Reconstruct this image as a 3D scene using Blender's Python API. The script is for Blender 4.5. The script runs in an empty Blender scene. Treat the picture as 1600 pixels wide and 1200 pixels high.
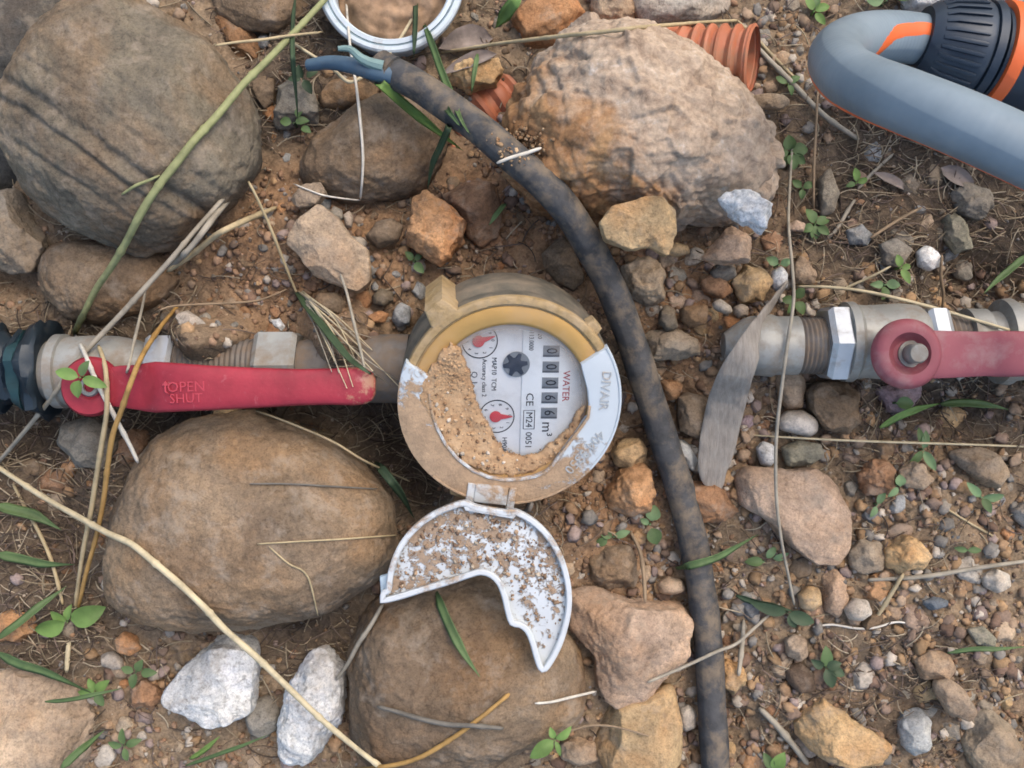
import bpy, bmesh, math, random
import numpy as np
from mathutils import Vector, Matrix, Euler

# ---------------------------------------------------------------- camera, sky, sun, exposure
S = 0.00025            # metres per photo pixel at soil level (the photo spans 0.40 m of ground)
H = 0.40               # camera height above the soil
sc = bpy.context.scene
C = sc.collection
cam_d = bpy.data.cameras.new("camera"); cam = bpy.data.objects.new("camera", cam_d); C.objects.link(cam)
cam.location = (0, 0, H); cam.rotation_euler = (0, 0, 0)
cam_d.sensor_width = 36; cam_d.lens = 36 * H / (1600 * S)
cam_d.clip_start = 0.005; cam_d.clip_end = 50
sc.camera = cam
SUN = Vector((0.42, 0.50, 1.0)).normalized()
w = bpy.data.worlds.new("World"); sc.world = w; w.use_nodes = True
wn = w.node_tree
sky = wn.nodes.new("ShaderNodeTexSky"); sky.sky_type = 'NISHITA'; sky.sun_disc = False
sky.sun_elevation = math.asin(SUN.z); sky.sun_rotation = math.atan2(SUN.x, SUN.y)
sky.air_density = 1.0; sky.dust_density = 4.0; sky.ozone_density = 1.0
bg = wn.nodes["Background"]; bg.inputs[1].default_value = 0.125
wn.links.new(sky.outputs[0], bg.inputs[0])
sun_d = bpy.data.lights.new("sun", 'SUN'); sun = bpy.data.objects.new("sun", sun_d); C.objects.link(sun)
sun_d.energy = 1.5; sun_d.angle = math.radians(40); sun_d.color = (1.0, 0.95, 0.85)
sun.rotation_euler = SUN.to_track_quat('Z', 'Y').to_euler(); sun.location = (0.5, 0.6, 1.2)
sc.view_settings.view_transform = 'Standard'; sc.view_settings.look = 'None'
sc.view_settings.exposure = 1.16; sc.view_settings.gamma = 1.0
sc.cycles.use_denoising = True
sc.cycles.max_bounces = 6; sc.cycles.volume_bounces = 3
sc.cycles.filter_width = 1.7

# ---------------------------------------------------------------- small helpers
rng = np.random.default_rng(7); random.seed(7)
def P(px, py, z=0.0):
    k = S * (H - z) / H
    return Vector(((px - 800) * k, -(py - 600) * k, z))
def lin(c):
    return tuple(((v / 255) / 12.92 if v / 255 <= 0.04045 else ((v / 255 + 0.055) / 1.055) ** 2.4) for v in c)
_perm = {}
_G = np.array([(1,1,0),(-1,1,0),(1,-1,0),(-1,-1,0),(1,0,1),(-1,0,1),(1,0,-1),(-1,0,-1),(0,1,1),(0,-1,1),(0,1,-1),(0,-1,-1)], float)
def perlin(p, seed=0):
    if seed not in _perm:
        q = np.random.default_rng(seed + 1000).permutation(256); _perm[seed] = np.concatenate([q, q, q])
    pm = _perm[seed]
    i = np.floor(p).astype(int); f = p - i; i &= 255
    u = f * f * f * (f * (f * 6 - 15) + 10)
    out = 0
    for dx in (0, 1):
        for dy in (0, 1):
            for dz in (0, 1):
                h = pm[pm[pm[i[:, 0] + dx] + i[:, 1] + dy] + i[:, 2] + dz] % 12
                g = _G[h]
                d = g[:, 0] * (f[:, 0] - dx) + g[:, 1] * (f[:, 1] - dy) + g[:, 2] * (f[:, 2] - dz)
                wx = u[:, 0] if dx else 1 - u[:, 0]; wy = u[:, 1] if dy else 1 - u[:, 1]; wz = u[:, 2] if dz else 1 - u[:, 2]
                out = out + d * wx * wy * wz
    return out
def fbm(p, seed=0, octv=4, gain=0.5):
    a, s, t = 1.0, 0.0, 0.0
    for k in range(octv):
        s = s + a * perlin(p * 2 ** k, seed + k); t += a; a *= gain
    return s / t * 1.6
def cells2(x, y, seed):                         # distance to the nearest random point of a jittered grid
    r = np.random.default_rng(seed); J = r.random((64, 64, 3))
    ix, iy = np.floor(x).astype(int), np.floor(y).astype(int); best = np.full(x.shape, 9.0); ident = np.zeros(x.shape)
    for dx in (-1, 0, 1):
        for dy in (-1, 0, 1):
            a, b = (ix + dx) % 64, (iy + dy) % 64
            d = np.hypot(ix + dx + J[a, b, 0] - x, iy + dy + J[a, b, 1] - y)
            m = d < best; best = np.where(m, d, best); ident = np.where(m, J[a, b, 2], ident)
    return best, ident
def facets(p, seed, k=0.35):                    # flat chips: each cell of a jittered 3-D grid gets its own small tilt
    r = np.random.default_rng(seed); J = r.random((16, 16, 16, 3)); Gt = r.normal(size=(16, 16, 16, 3)); O = r.random((16, 16, 16)) - .5
    b = np.floor(p).astype(int); best = np.full(len(p), 9.0); out = np.zeros(len(p))
    for dx in (-1, 0, 1):
        for dy in (-1, 0, 1):
            for dz in (-1, 0, 1):
                c = b + (dx, dy, dz); w_ = c % 16; i = (w_[:, 0], w_[:, 1], w_[:, 2])
                q = p - (c + J[i]); d = (q * q).sum(1); m = d < best
                best = np.where(m, d, best); out = np.where(m, (q * Gt[i]).sum(1) * k + O[i] * .5, out)
    return out
def mesh(name, V, F, mat=None, smooth=True, sharp=None):
    me = bpy.data.meshes.new(name)
    V = np.asarray(V, float)
    if isinstance(F, np.ndarray):
        n, k = F.shape
        me.vertices.add(len(V)); me.vertices.foreach_set("co", V.astype(np.float32).ravel())
        me.loops.add(n * k); me.loops.foreach_set("vertex_index", F.astype(np.int32).ravel())
        me.polygons.add(n); me.polygons.foreach_set("loop_start", np.arange(0, n * k, k, dtype=np.int32))
        me.update(calc_edges=True); me.validate()
    else:
        me.from_pydata([tuple(v) for v in V], [], F); me.update()
    if smooth:
        me.polygons.foreach_set("use_smooth", np.ones(len(me.polygons), dtype=bool))
        if sharp: me.set_sharp_from_angle(angle=math.radians(sharp))
    if mat: me.materials.append(mat)
    return me
def link(name, me, loc=(0, 0, 0), parent=None):
    o = bpy.data.objects.new(name, me); C.objects.link(o); o.location = loc
    if parent: o.parent = parent
    return o
def tag(o, label=None, cat=None, group=None, kind=None):
    for k, v in (("label", label), ("category", cat), ("group", group), ("kind", kind)):
        if v: o[k] = v
    return o
def thing(name, loc, label, cat, group=None):
    o = bpy.data.objects.new(name, None); o.empty_display_size = 0.01; C.objects.link(o); o.location = loc
    return tag(o, label, cat, group)
def part(name, VF, mat, root, sharp=35, smooth=True):      # VF in world space; root unrotated
    V, F = VF
    V = np.asarray(V, float) - np.array(world_loc(root))
    return link(name, mesh(name, V, F, mat, smooth, sharp), (0, 0, 0), root)
def world_loc(o):
    l = Vector(o.location)
    while o.parent: o = o.parent; l = l + Vector(o.location)
    return l
def join(*VFs):
    V, F, n = [], [], 0
    for v, f in VFs:
        V += [tuple(a) for a in v]; F += [tuple(i + n for i in q) for q in f]; n += len(v)
    return V, F
def catmull(pts, step):
    p = np.asarray(pts, float); p = np.vstack([2 * p[0] - p[1], p, 2 * p[-1] - p[-2]])
    out = []
    for i in range(1, len(p) - 2):
        L = np.linalg.norm(p[i + 1][:3] - p[i][:3]); n = max(2, int(L / step))
        for t in np.arange(n) / n:
            a, b, c, d = p[i - 1], p[i], p[i + 1], p[i + 2]
            out.append(0.5 * (2 * b + (c - a) * t + (2 * a - 5 * b + 4 * c - d) * t * t + (3 * b - a - 3 * c + d) * t ** 3))
    out.append(p[-2]); return np.array(out)
def frames(pts):
    T = np.gradient(pts, axis=0); T /= np.linalg.norm(T, axis=1)[:, None] + 1e-12
    B = np.cross((0, 0, 1.0), T); n = np.linalg.norm(B, axis=1)[:, None]
    B = np.where(n > 1e-3, B / (n + 1e-12), (0, 1.0, 0)); U = np.cross(T, B)
    return T, B, U
def tube(pts, rad, seg=12, cap=True):
    pts = np.asarray(pts, float); n = len(pts); T, B, U = frames(pts)
    rad = np.broadcast_to(np.asarray(rad, float), (n,))
    a = np.arange(seg) * 2 * math.pi / seg
    V = pts[:, None, :] + rad[:, None, None] * (np.cos(a)[None, :, None] * B[:, None, :] + np.sin(a)[None, :, None] * U[:, None, :])
    V = V.reshape(-1, 3); F = []
    for i in range(n - 1):
        for j in range(seg):
            k = (j + 1) % seg; F.append((i * seg + j, i * seg + k, (i + 1) * seg + k, (i + 1) * seg + j))
    if cap: F.append(tuple(range(seg))[::-1]); F.append(tuple((n - 1) * seg + j for j in range(seg)))
    return V, F
def lathe(prof, seg=48, axis='z', centre=(0, 0, 0), caps=True):    # prof: (along, radius)
    V, F = [], []
    for (h, r) in prof:
        for j in range(seg):
            a = 2 * math.pi * j / seg; c, s = r * math.cos(a), r * math.sin(a)
            v = (c, s, h) if axis == 'z' else (h, c, s)
            V.append((v[0] + centre[0], v[1] + centre[1], v[2] + centre[2]))
    n = len(prof)
    for i in range(n - 1):
        for j in range(seg):
            k = (j + 1) % seg; F.append((i * seg + j, i * seg + k, (i + 1) * seg + k, (i + 1) * seg + j))
    if caps: F.append(tuple(range(seg))[::-1]); F.append(tuple((n - 1) * seg + j for j in range(seg)))
    return V, F
def prism(x0, x1, R, n, c, rot=0.0, ch=0.12):                       # chamfered n-sided nut along x
    w_ = (x1 - x0); q = min(ch * R, 0.25 * w_); prof = [(x0, R * 0.9), (x0 + q, R), (x1 - q, R), (x1, R * 0.9)]
    V, F = lathe(prof, n, 'x', (0, 0, 0))
    cr, sr = math.cos(rot), math.sin(rot)
    return [(v[0] + c[0], v[1] * cr - v[2] * sr + c[1], v[1] * sr + v[2] * cr + c[2]) for v in V], F
def loft(secs, seg=20, e=3.2):                                      # secs: (centre vec, half width dir vec, half thick dir vec)
    V, F = [], []
    for c, wv, tv in secs:
        c, wv, tv = Vector(c), Vector(wv), Vector(tv)
        for j in range(seg):
            a = 2 * math.pi * j / seg; ca, sa = math.cos(a), math.sin(a)
            V.append(tuple(c + wv * (math.copysign(abs(ca) ** (2 / e), ca)) + tv * (math.copysign(abs(sa) ** (2 / e), sa))))
    n = len(secs)
    for i in range(n - 1):
        for j in range(seg):
            k = (j + 1) % seg; F.append((i * seg + j, i * seg + k, (i + 1) * seg + k, (i + 1) * seg + j))
    F.append(tuple(range(seg))[::-1]); F.append(tuple((n - 1) * seg + j for j in range(seg)))
    return V, F
def slab(poly, z0, z1, bev=0.0):                                    # extruded simple polygon (list of (x, y)), top edge chamfered
    bm = bmesh.new()
    f = bm.faces.new([bm.verts.new((x, y, z0)) for x, y in poly]); f.normal_update()
    if f.normal.z > 0: f.normal_flip()
    r = bmesh.ops.extrude_face_region(bm, geom=[f])
    tv = [g for g in r['geom'] if isinstance(g, bmesh.types.BMVert)]
    for v in tv: v.co.z = z1
    if bev:
        ed = [e_ for e_ in bm.edges if all(v in tv for v in e_.verts)]
        bmesh.ops.bevel(bm, geom=ed, offset=bev, segments=2, affect='EDGES', profile=0.5)
    bmesh.ops.triangulate(bm, faces=[q for q in bm.faces if len(q.verts) > 4])
    bm.verts.index_update()
    VF = ([tuple(v.co) for v in bm.verts], [tuple(v.index for v in q.verts) for q in bm.faces]); bm.free()
    return VF
def wall(line, w_, z0, z1, closed=False):                           # upright strip along a 2-D polyline
    p = np.asarray(line, float); n = len(p)
    if closed: t = np.roll(p, -1, 0) - np.roll(p, 1, 0)
    else: t = np.gradient(p, axis=0)
    t /= np.linalg.norm(t, axis=1)[:, None] + 1e-12; nn = np.stack([-t[:, 1], t[:, 0]], 1) * w_ / 2
    q = 0.22 * w_
    rows = [(p - nn, z0), (p - nn, z1 - q), (p - nn * 0.6, z1), (p + nn * 0.6, z1), (p + nn, z1 - q), (p + nn, z0)]
    V = []; F = []
    for i in range(n):
        for r, z in rows: V.append((r[i][0], r[i][1], z))
    m = 6
    for i in range(n if closed else n - 1):
        j = (i + 1) % n
        for k in range(m): F.append((i * m + k, i * m + (k + 1) % m, j * m + (k + 1) % m, j * m + k))
    if not closed: F.append(tuple(range(m))[::-1]); F.append(tuple((n - 1) * m + k for k in range(m)))
    return V, F
def box(c, hx, hy, hz, rot=0.0, b=0.15):
    cr, sr = math.cos(rot), math.sin(rot); k = min(hx, hy) * b
    poly = [(-hx, -hy), (hx, -hy), (hx, hy), (-hx, hy)]
    poly = [(x * cr - y * sr + c[0], x * sr + y * cr + c[1]) for x, y in poly]
    return slab(poly, c[2] - hz, c[2] + hz, min(k, hz * 0.8))
def xf(VF, M):
    return [tuple(M @ Vector(v)) for v in VF[0]], VF[1]
def text_mesh(body, size, ext=0.0):
    cu = bpy.data.curves.new("lettering", 'FONT'); cu.body = body; cu.size = size; cu.extrude = ext
    cu.align_x = 'CENTER'; cu.align_y = 'CENTER'; cu.resolution_u = 2
    o = bpy.data.objects.new("lettering", cu); C.objects.link(o)
    me = bpy.data.meshes.new_from_object(o)
    bpy.data.objects.remove(o); bpy.data.curves.remove(cu)
    V = [tuple(v.co) for v in me.vertices]; F = [tuple(p.vertices) for p in me.polygons]; bpy.data.meshes.remove(me)
    return V, F
def in_poly(x, y, poly):
    ins = np.zeros(np.shape(x), bool); n = len(poly)
    for i in range(n):
        x0, y0 = poly[i]; x1, y1 = poly[(i + 1) % n]
        c = ((y0 > y) != (y1 > y)) & (x < (x1 - x0) * (y - y0) / ((y1 - y0) if y1 != y0 else 1e-9) + x0); ins ^= c
    return ins
def poly_dist(x, y, poly):
    d = np.full(np.shape(x), 1e9); n = len(poly)
    for i in range(n):
        a = np.array(poly[i], float); b = np.array(poly[(i + 1) % n], float); ab = b - a
        t = np.clip(((x - a[0]) * ab[0] + (y - a[1]) * ab[1]) / (ab @ ab + 1e-9), 0, 1)
        d = np.minimum(d, np.hypot(x - a[0] - t * ab[0], y - a[1] - t * ab[1]))
    return d
def pts(s):
    a = [float(v) for v in s.replace(',', ' ').split()]; return list(zip(a[0::2], a[1::2]))

# ---------------------------------------------------------------- materials
class NT:
    def __init__(s, name):
        s.m = bpy.data.materials.new(name); s.m.use_nodes = True; s.t = s.m.node_tree
        s.b = s.t.nodes["Principled BSDF"]; s.out = s.t.nodes["Material Output"]
    def n(s, typ, **kw):
        x = s.t.nodes.new(typ)
        for k, v in kw.items():
            if k.startswith('i_'):
                key = k[2:]; key = int(key) if key.isdigit() else key.replace('_', ' ')
                if hasattr(v, 'links') or isinstance(v, bpy.types.NodeSocket): s.t.links.new(v, x.inputs[key])
                else: x.inputs[key].default_value = v
            else: setattr(x, k, v)
        return x
    def set(s, **kw):
        for k, v in kw.items():
            key = k.replace('_', ' ')
            if isinstance(v, bpy.types.NodeSocket): s.t.links.new(v, s.b.inputs[key])
            else: s.b.inputs[key].default_value = v
    def coords(s, spread=True):
        tc = s.n("ShaderNodeTexCoord"); o = tc.outputs["Object"]
        if spread:
            oi = s.n("ShaderNodeObjectInfo"); sc_ = s.n("ShaderNodeVectorMath", operation='SCALE', i_Scale=7.0)
            cb = s.n("ShaderNodeCombineXYZ"); 
            for k in range(3): s.t.links.new(oi.outputs["Random"], cb.inputs[k])
            s.t.links.new(cb.outputs[0], sc_.inputs[0])
            ad = s.n("ShaderNodeVectorMath", operation='ADD'); s.t.links.new(o, ad.inputs[0]); s.t.links.new(sc_.outputs[0], ad.inputs[1])
            return ad.outputs[0], oi.outputs["Random"]
        return o, None
    def noise(s, vec, scale, detail=5, rough=0.6, dist=0.0):
        return s.n("ShaderNodeTexNoise", i_Vector=vec, i_Scale=scale, i_Detail=detail, i_Roughness=rough, i_Distortion=dist).outputs["Fac"]
    def ramp(s, fac, stops):
        r = s.n("ShaderNodeValToRGB"); s.t.links.new(fac, r.inputs[0]); e = r.color_ramp.elements
        while len(e) < len(stops): e.new(0.5)
        for k, (p_, c) in enumerate(stops): e[k].position = p_; e[k].color = (*c, 1) if len(c) == 3 else c
        return r.outputs[0]
    def mix(s, a, b, f, mode='MIX'):
        x = s.n("ShaderNodeMix", data_type='RGBA', blend_type=mode)
        for v, i in ((f, 0), (a, 6), (b, 7)):
            if isinstance(v, bpy.types.NodeSocket): s.t.links.new(v, x.inputs[i])
            else: x.inputs[i].default_value = v if i == 0 else ((*v, 1) if len(v) == 3 else v)
        return x.outputs[2]
    def math(s, op, a, b=0.0, clamp=False):
        x = s.n("ShaderNodeMath", operation=op, use_clamp=clamp)
        for v, i in ((a, 0), (b, 1)):
            if isinstance(v, bpy.types.NodeSocket): s.t.links.new(v, x.inputs[i])
            else: x.inputs[i].default_value = v
        return x.outputs[0]
    def bump(s, h, strength=0.5, dist=0.001, prev=None):
        x = s.n("ShaderNodeBump", i_Strength=strength, i_Distance=dist); s.t.links.new(h, x.inputs["Height"])
        if prev: s.t.links.new(prev, x.inputs["Normal"])
        s.t.links.new(x.outputs[0], s.b.inputs["Normal"]); return x.outputs[0]

def mute(c, k=0.74, g=1.05):
    m = 0.3 * c[0] + 0.55 * c[1] + 0.15 * c[2]
    return tuple(min(255, (m + (v - m) * k) * g) for v in c)
SOIL = lin((132, 104, 82)); DUST = lin((170, 154, 132))
_rock = {}
def scale3(c, k): return tuple(min(1, v * k) for v in c)
PAL = {  # mid colour, stain colour
 'greybrown': ((124, 114, 95), (140, 114, 84)), 'brown': ((140, 119, 93), (150, 117, 80)), 'darkbrown': ((118, 98, 78), (112, 88, 66)),
 'tan': ((186, 162, 132), (186, 148, 108)), 'ochre': ((196, 166, 120), (194, 146, 90)), 'orange': ((180, 136, 92), (186, 126, 74)),
 'pale': ((200, 189, 170), (186, 164, 138)), 'white': ((228, 228, 222), (216, 212, 202)), 'grey': ((152, 145, 130), (144, 129, 107)),
 'bluegrey': ((168, 168, 162), (146, 146, 140)), 'pink': ((190, 162, 134), (192, 154, 116)), 'mauve': ((174, 150, 146), (160, 132, 130)),
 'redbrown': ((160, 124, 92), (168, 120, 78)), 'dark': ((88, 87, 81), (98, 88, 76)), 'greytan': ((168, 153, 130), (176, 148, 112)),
 'olive': ((148, 142, 120), (138, 130, 104)), 'slate': ((116, 122, 124), (100, 106, 110)),
}
def rock(pal, tex='m'):
    key = (pal, tex)
    if key in _rock: return _rock[key]
    a, st = (lin(c) for c in PAL[pal]); g = NT("rock_" + pal + "_" + tex)
    v, rnd = g.coords()
    big = g.noise(v, 55, 6, 0.62, 0.3)
    col = g.ramp(big, [(0.28, scale3(a, 0.5)), (0.42, scale3(a, 0.85)), (0.56, scale3(a, 1.08)), (0.74, scale3(a, 1.42))])
    col = g.mix(col, st, g.ramp(g.noise(v, 26, 4, 0.6, 0.6), [(0.46, (0, 0, 0)), (0.66, (0.85,) * 3)]))
    fine = g.noise(v, 520, 5, 0.7)
    col = g.mix(col, g.ramp(g.noise(v, 17, 3, 0.6, 0.8), [(0.34, (0.74, 0.72, 0.72)), (0.5, (1, 1, 1)), (0.66, (1.18, 1.14, 1.06))]), 0.9, 'MULTIPLY')
    vein = g.math('ABSOLUTE', g.math('SUBTRACT', g.noise(v, 34, 3, 0.55, 1.2), 0.5))
    col = g.mix(col, g.ramp(vein, [(0.0, (0.5, 0.46, 0.43)), (0.010, (1, 1, 1))]), 0.4, 'MULTIPLY')
    col = g.mix(col, g.ramp(fine, [(0.3, (0.55,) * 3), (0.52, (1, 1, 1)), (0.75, (1.22, 1.2, 1.16))]), 0.75, 'MULTIPLY')
    col = g.mix(col, g.ramp(g.noise(v, 1500, 2, 0.5), [(0.34, (0.62, 0.6, 0.58)), (0.46, (1, 1, 1)), (0.60, (1, 1, 1)), (0.70, (1.3, 1.28, 1.24))]), 0.6, 'MULTIPLY')
    dust = g.ramp(g.noise(v, 95, 5, 0.7, 0.2), [(0.52, (0, 0, 0)), (0.70, (0.55,) * 3)])
    col = g.mix(col, DUST, dust)
    if pal == 'white':
        sp = g.ramp(g.noise(v, 420, 3, 0.6), [(0.33, (0.62, 0.6, 0.57)), (0.45, (1, 1, 1))]); col = g.mix(col, sp, 0.8, 'MULTIPLY')
    hsv = g.n("ShaderNodeHueSaturation"); g.t.links.new(col, hsv.inputs["Color"])
    g.t.links.new(g.math('MULTIPLY_ADD', rnd, 0.28), hsv.inputs["Value"]); hsv.inputs["Saturation"].default_value = 0.95
    hsv.inputs["Value"].links[0].from_node.inputs[2].default_value = 0.86
    g.set(Base_Color=hsv.outputs[0], Roughness={'s': 0.78, 'm': 0.9, 'r': 0.95, 'g': 0.3}[tex], Specular_IOR_Level={'g': 0.5}.get(tex, 0.25))
    k = {'s': 0.85, 'm': 0.85, 'r': 0.95, 'g': 0.1}[tex]
    b1 = g.bump(g.noise(v, 260, 8, 0.68), k, 0.0012)
    b2 = g.bump(g.noise(v, 900, 4, 0.6), k * 0.7, 0.0004, b1)
    if tex == 'r': g.bump(g.n("ShaderNodeTexVoronoi", i_Vector=v, i_Scale=170.0, feature='F1').outputs["Distance"], 0.5, 0.0012, b2)
    _rock[key] = g.m; return g.m
def plain(name, rgb, rough=0.6, var=0.25, scale=220, bump=0.25, metal=0.0, dirt=None, dscale=90, dlo=0.48, dhi=0.66, spec=0.4, dmax=0.9, spread=True):
    a = lin(rgb); g = NT(name); v, _ = g.coords(spread)
    col = g.ramp(g.noise(v, scale, 5, 0.6), [(0.3, scale3(a, 1 - var)), (0.7, scale3(a, 1 + var))])
    rr = rough
    if dirt:
        f = g.ramp(g.noise(v, dscale, 6, 0.68, 0.2), [(dlo, (0, 0, 0)), (dhi, (dmax,) * 3)])
        col = g.mix(col, lin(dirt), f)
        if metal:
            inv = g.math('SUBTRACT', 1.0, f); g.set(Metallic=g.math('MULTIPLY', inv, metal))
        rr = g.math('ADD', g.math('MULTIPLY', f, 0.95 - rough), rough)
    elif metal: g.set(Metallic=metal)
    g.set(Base_Color=col, Roughness=rr, Specular_IOR_Level=spec)
    if bump: g.bump(g.noise(v, scale * 2.2, 5, 0.65), bump, 0.0006)
    return g.m
# ---------------------------------------------------------------- ground
BUMPS = [(230,650,70,-.016),(330,640,60,-.014),(450,640,60,-.014),(540,640,50,-.012),(610,690,60,-.02),(650,770,45,-.016),(50,650,60,-.016),
 (1500,640,60,-.012),(1410,630,40,-.010),(1500,440,60,-.014),(1570,450,60,-.014),(460,970,45,-.008),(1275,1180,40,-.012),(20,430,40,-.012),(395,55,30,-.010),
 (120,800,70,-.006),(100,880,60,-.006),(1440,860,120,.004),(400,390,100,.007),(480,390,80,.006),(910,820,90,.007),(1050,490,90,.009),(1130,640,60,.004),
 (1330,250,90,-.004),(1110,960,60,-.004),(610,430,60,.006),(590,30,90,-.012),(345,545,42,.036),(300,525,36,.014),(392,528,26,.014),(545,548,58,.036),(1115,1130,50,-.006),(1150,1150,60,-.004)]
def ground_h(X, Y):
    X = np.asarray(X, float); Y = np.asarray(Y, float); sh = X.shape; x = X.ravel(); y = Y.ravel()
    px = x / S + 800; py = 600 - y / S
    p3 = np.stack([x, y, np.zeros_like(x)], 1)
    h = 0.0045 * fbm(p3 / 0.07, 11, 3) + 0.0022 * fbm(p3 / 0.018, 21, 3)
    for bx, by, r, a in BUMPS: h = h + a * np.exp(-((px - bx) ** 2 + (py - by) ** 2) / (r * r))
    return h.reshape(sh)
def ground_fine(x, y):
    p3 = np.stack([x, y, np.zeros_like(x)], 1)
    wx = x + 0.002 * perlin(p3 / 0.006, 31); wy = y + 0.002 * perlin(p3 / 0.006, 32)
    d, i = cells2(wx / 0.0042, wy / 0.0042, 5); d2, i2 = cells2(wx / 0.0021, wy / 0.0021, 6)
    m = np.clip(0.5 + 1.5 * fbm(p3 / 0.03, 41, 2), 0, 1)
    return (0.5 + m) * (0.0017 * np.clip(1 - 1.7 * d * d, -0.3, 1) * i + 0.0007 * np.clip(1 - 1.7 * d2 * d2, -0.3, 1) * i2) + 0.0005 * fbm(p3 / 0.0026, 51, 2)
def axis(a, n):
    f = np.linspace(-a, a, n); st = f[1] - f[0]; out = []; x = a
    while x < 1.2: st *= 1.35; x += st; out.append(x)
    o = np.array(out); return np.concatenate([-o[::-1], f, o])
gx, gy = axis(0.225, 500), axis(0.175, 390)
GX, GY = np.meshgrid(gx, gy, indexing='xy')
GZ = ground_h(GX, GY) + ground_fine(GX.ravel(), GY.ravel()).reshape(GX.shape) * (np.clip((0.235 - abs(GX)) / 0.01, 0, 1) * np.clip((0.185 - abs(GY)) / 0.01, 0, 1))
nx, ny = len(gx), len(gy)
ii = np.arange(nx * ny).reshape(ny, nx)
Fq = np.stack([ii[:-1, :-1], ii[:-1, 1:], ii[1:, 1:], ii[1:, :-1]], -1).reshape(-1, 4)
GV = np.stack([GX.ravel(), GY.ravel(), GZ.ravel()], 1)
# soil kinds: rusty subsoil by the meter, dark humus with litter at the sides, darker tone in some gaps
RUST, HUM, TANS = np.array(lin((170, 133, 98))), np.array(lin((112, 99, 84))), np.array(lin((160, 139, 112)))
def soil_kind(px, py):
    p3 = np.stack([px / 130.0, py / 130.0, np.zeros_like(px)], 1); n = fbm(p3, 61, 3) * 0.6
    def g(x, y, rx, ry): return np.exp(-((px - x) / rx) ** 2 - ((py - y) / ry) ** 2)
    hum = g(1420, 330, 240, 260) + g(60, 780, 200, 330) + g(200, 620, 330, 70) + g(450, 970, 120, 60) + g(620, 720, 90, 120) + g(460, 120, 110, 120) + g(1470, 600, 220, 70) + g(1400, 1080, 120, 90) + n
    rust = g(480, 400, 220, 130) + g(820, 330, 130, 110) + g(950, 800, 130, 130) + g(1060, 480, 130, 150) - n * 0.7
    return np.clip(hum, 0, 1), np.clip(rust, 0, 1)
hum, rust = soil_kind(GV[:, 0] / S + 800, 600 - GV[:, 1] / S)
gcol = TANS[None] * np.ones((len(GV), 1)); gcol = gcol + (RUST - gcol) * rust[:, None]; gcol = gcol + (HUM - gcol) * hum[:, None]
g = NT("soil"); v, _ = g.coords(False)
at = g.n("ShaderNodeAttribute", attribute_name="soil_kind").outputs["Color"]
c = g.mix(at, g.ramp(g.noise(v, 160, 6, 0.7, 0.4), [(0.28, (0.5, 0.48, 0.47)), (0.5, (1, 1, 1)), (0.74, (1.35, 1.3, 1.22))]), 0.9, 'MULTIPLY')
c = g.mix(c, g.ramp(g.noise(v, 900, 3, 0.6), [(0.3, (0.6,) * 3), (0.7, (1.3,) * 3)]), 0.7, 'MULTIPLY')
g.set(Base_Color=c, Roughness=0.97, Specular_IOR_Level=0.15)
g.bump(g.noise(v, 1400, 5, 0.7), 0.7, 0.0006, g.bump(g.noise(v, 420, 6, 0.7), 0.8, 0.0012))
SOILM = g.m
gm = mesh("soil_ground", GV, Fq, SOILM)
ca = gm.color_attributes.new("soil_kind", 'FLOAT_COLOR', 'POINT')
ca.data.foreach_set("color", np.concatenate([gcol, np.ones((len(gcol), 1))], 1).astype(np.float32).ravel())
ground = link("ground", gm); tag(ground, kind="structure")

# a height map of what is already built, so that straws and leaves can be laid on it
HN = 3 * S; HW, HHt = int(0.46 / HN), int(0.36 / HN)
HM = np.full((HHt, HW), -0.05)
def hm_add(V):
    V = np.asarray(V); i = ((V[:, 0] + 0.23) / HN).astype(int); j = ((V[:, 1] + 0.18) / HN).astype(int)
    k = (i >= 0) & (i < HW) & (j >= 0) & (j < HHt); np.maximum.at(HM, (j[k], i[k]), V[k, 2])
def hm(x, y):
    i = int(min(max((x + 0.23) / HN, 1), HW - 2)); j = int(min(max((y + 0.18) / HN, 1), HHt - 2))
    return float(HM[j - 1:j + 2, i - 1:i + 2].max())
hm_add(GV)

# ---------------------------------------------------------------- stones
_ico = {}
def ico(n):
    if n not in _ico:
        bm = bmesh.new(); bmesh.ops.create_icosphere(bm, subdivisions=n, radius=1.0)
        _ico[n] = (np.array([v.co[:] for v in bm.verts]), np.array([[v.index for v in f.verts] for f in bm.faces])); bm.free()
    return _ico[n]
def radial(poly, smooth=3):
    p = np.asarray(poly, float); a, b = p, np.roll(p, -1, 0)
    cr = a[:, 0] * b[:, 1] - b[:, 0] * a[:, 1]; A = cr.sum() / 2
    c = np.array([((a[:, 0] + b[:, 0]) * cr).sum(), ((a[:, 1] + b[:, 1]) * cr).sum()]) / (6 * A)
    th = np.arange(180) * 2 * math.pi / 180; d = np.stack([np.cos(th), np.sin(th)], 1); R = np.zeros(180)
    for i in range(len(p)):
        s, e = p[i] - c, p[(i + 1) % len(p)] - p[i]
        den = d[:, 0] * e[1] - d[:, 1] * e[0]; den = np.where(abs(den) < 1e-9, 1e-9, den)
        t = (s[0] * e[1] - s[1] * e[0]) / den; u = (s[0] * d[:, 1] - s[1] * d[:, 0]) / den
        ok = (t > 0) & (u >= -1e-6) & (u <= 1 + 1e-6); R = np.where(ok, np.maximum(R, t), R)
    R = np.where(R <= 0, R.mean(), R)
    k = np.exp(-0.5 * (np.arange(-9, 10) / smooth) ** 2); k /= k.sum()
    R = np.convolve(np.concatenate([R[-9:], R, R[:9]]), k, 'valid')
    return c, R
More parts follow.
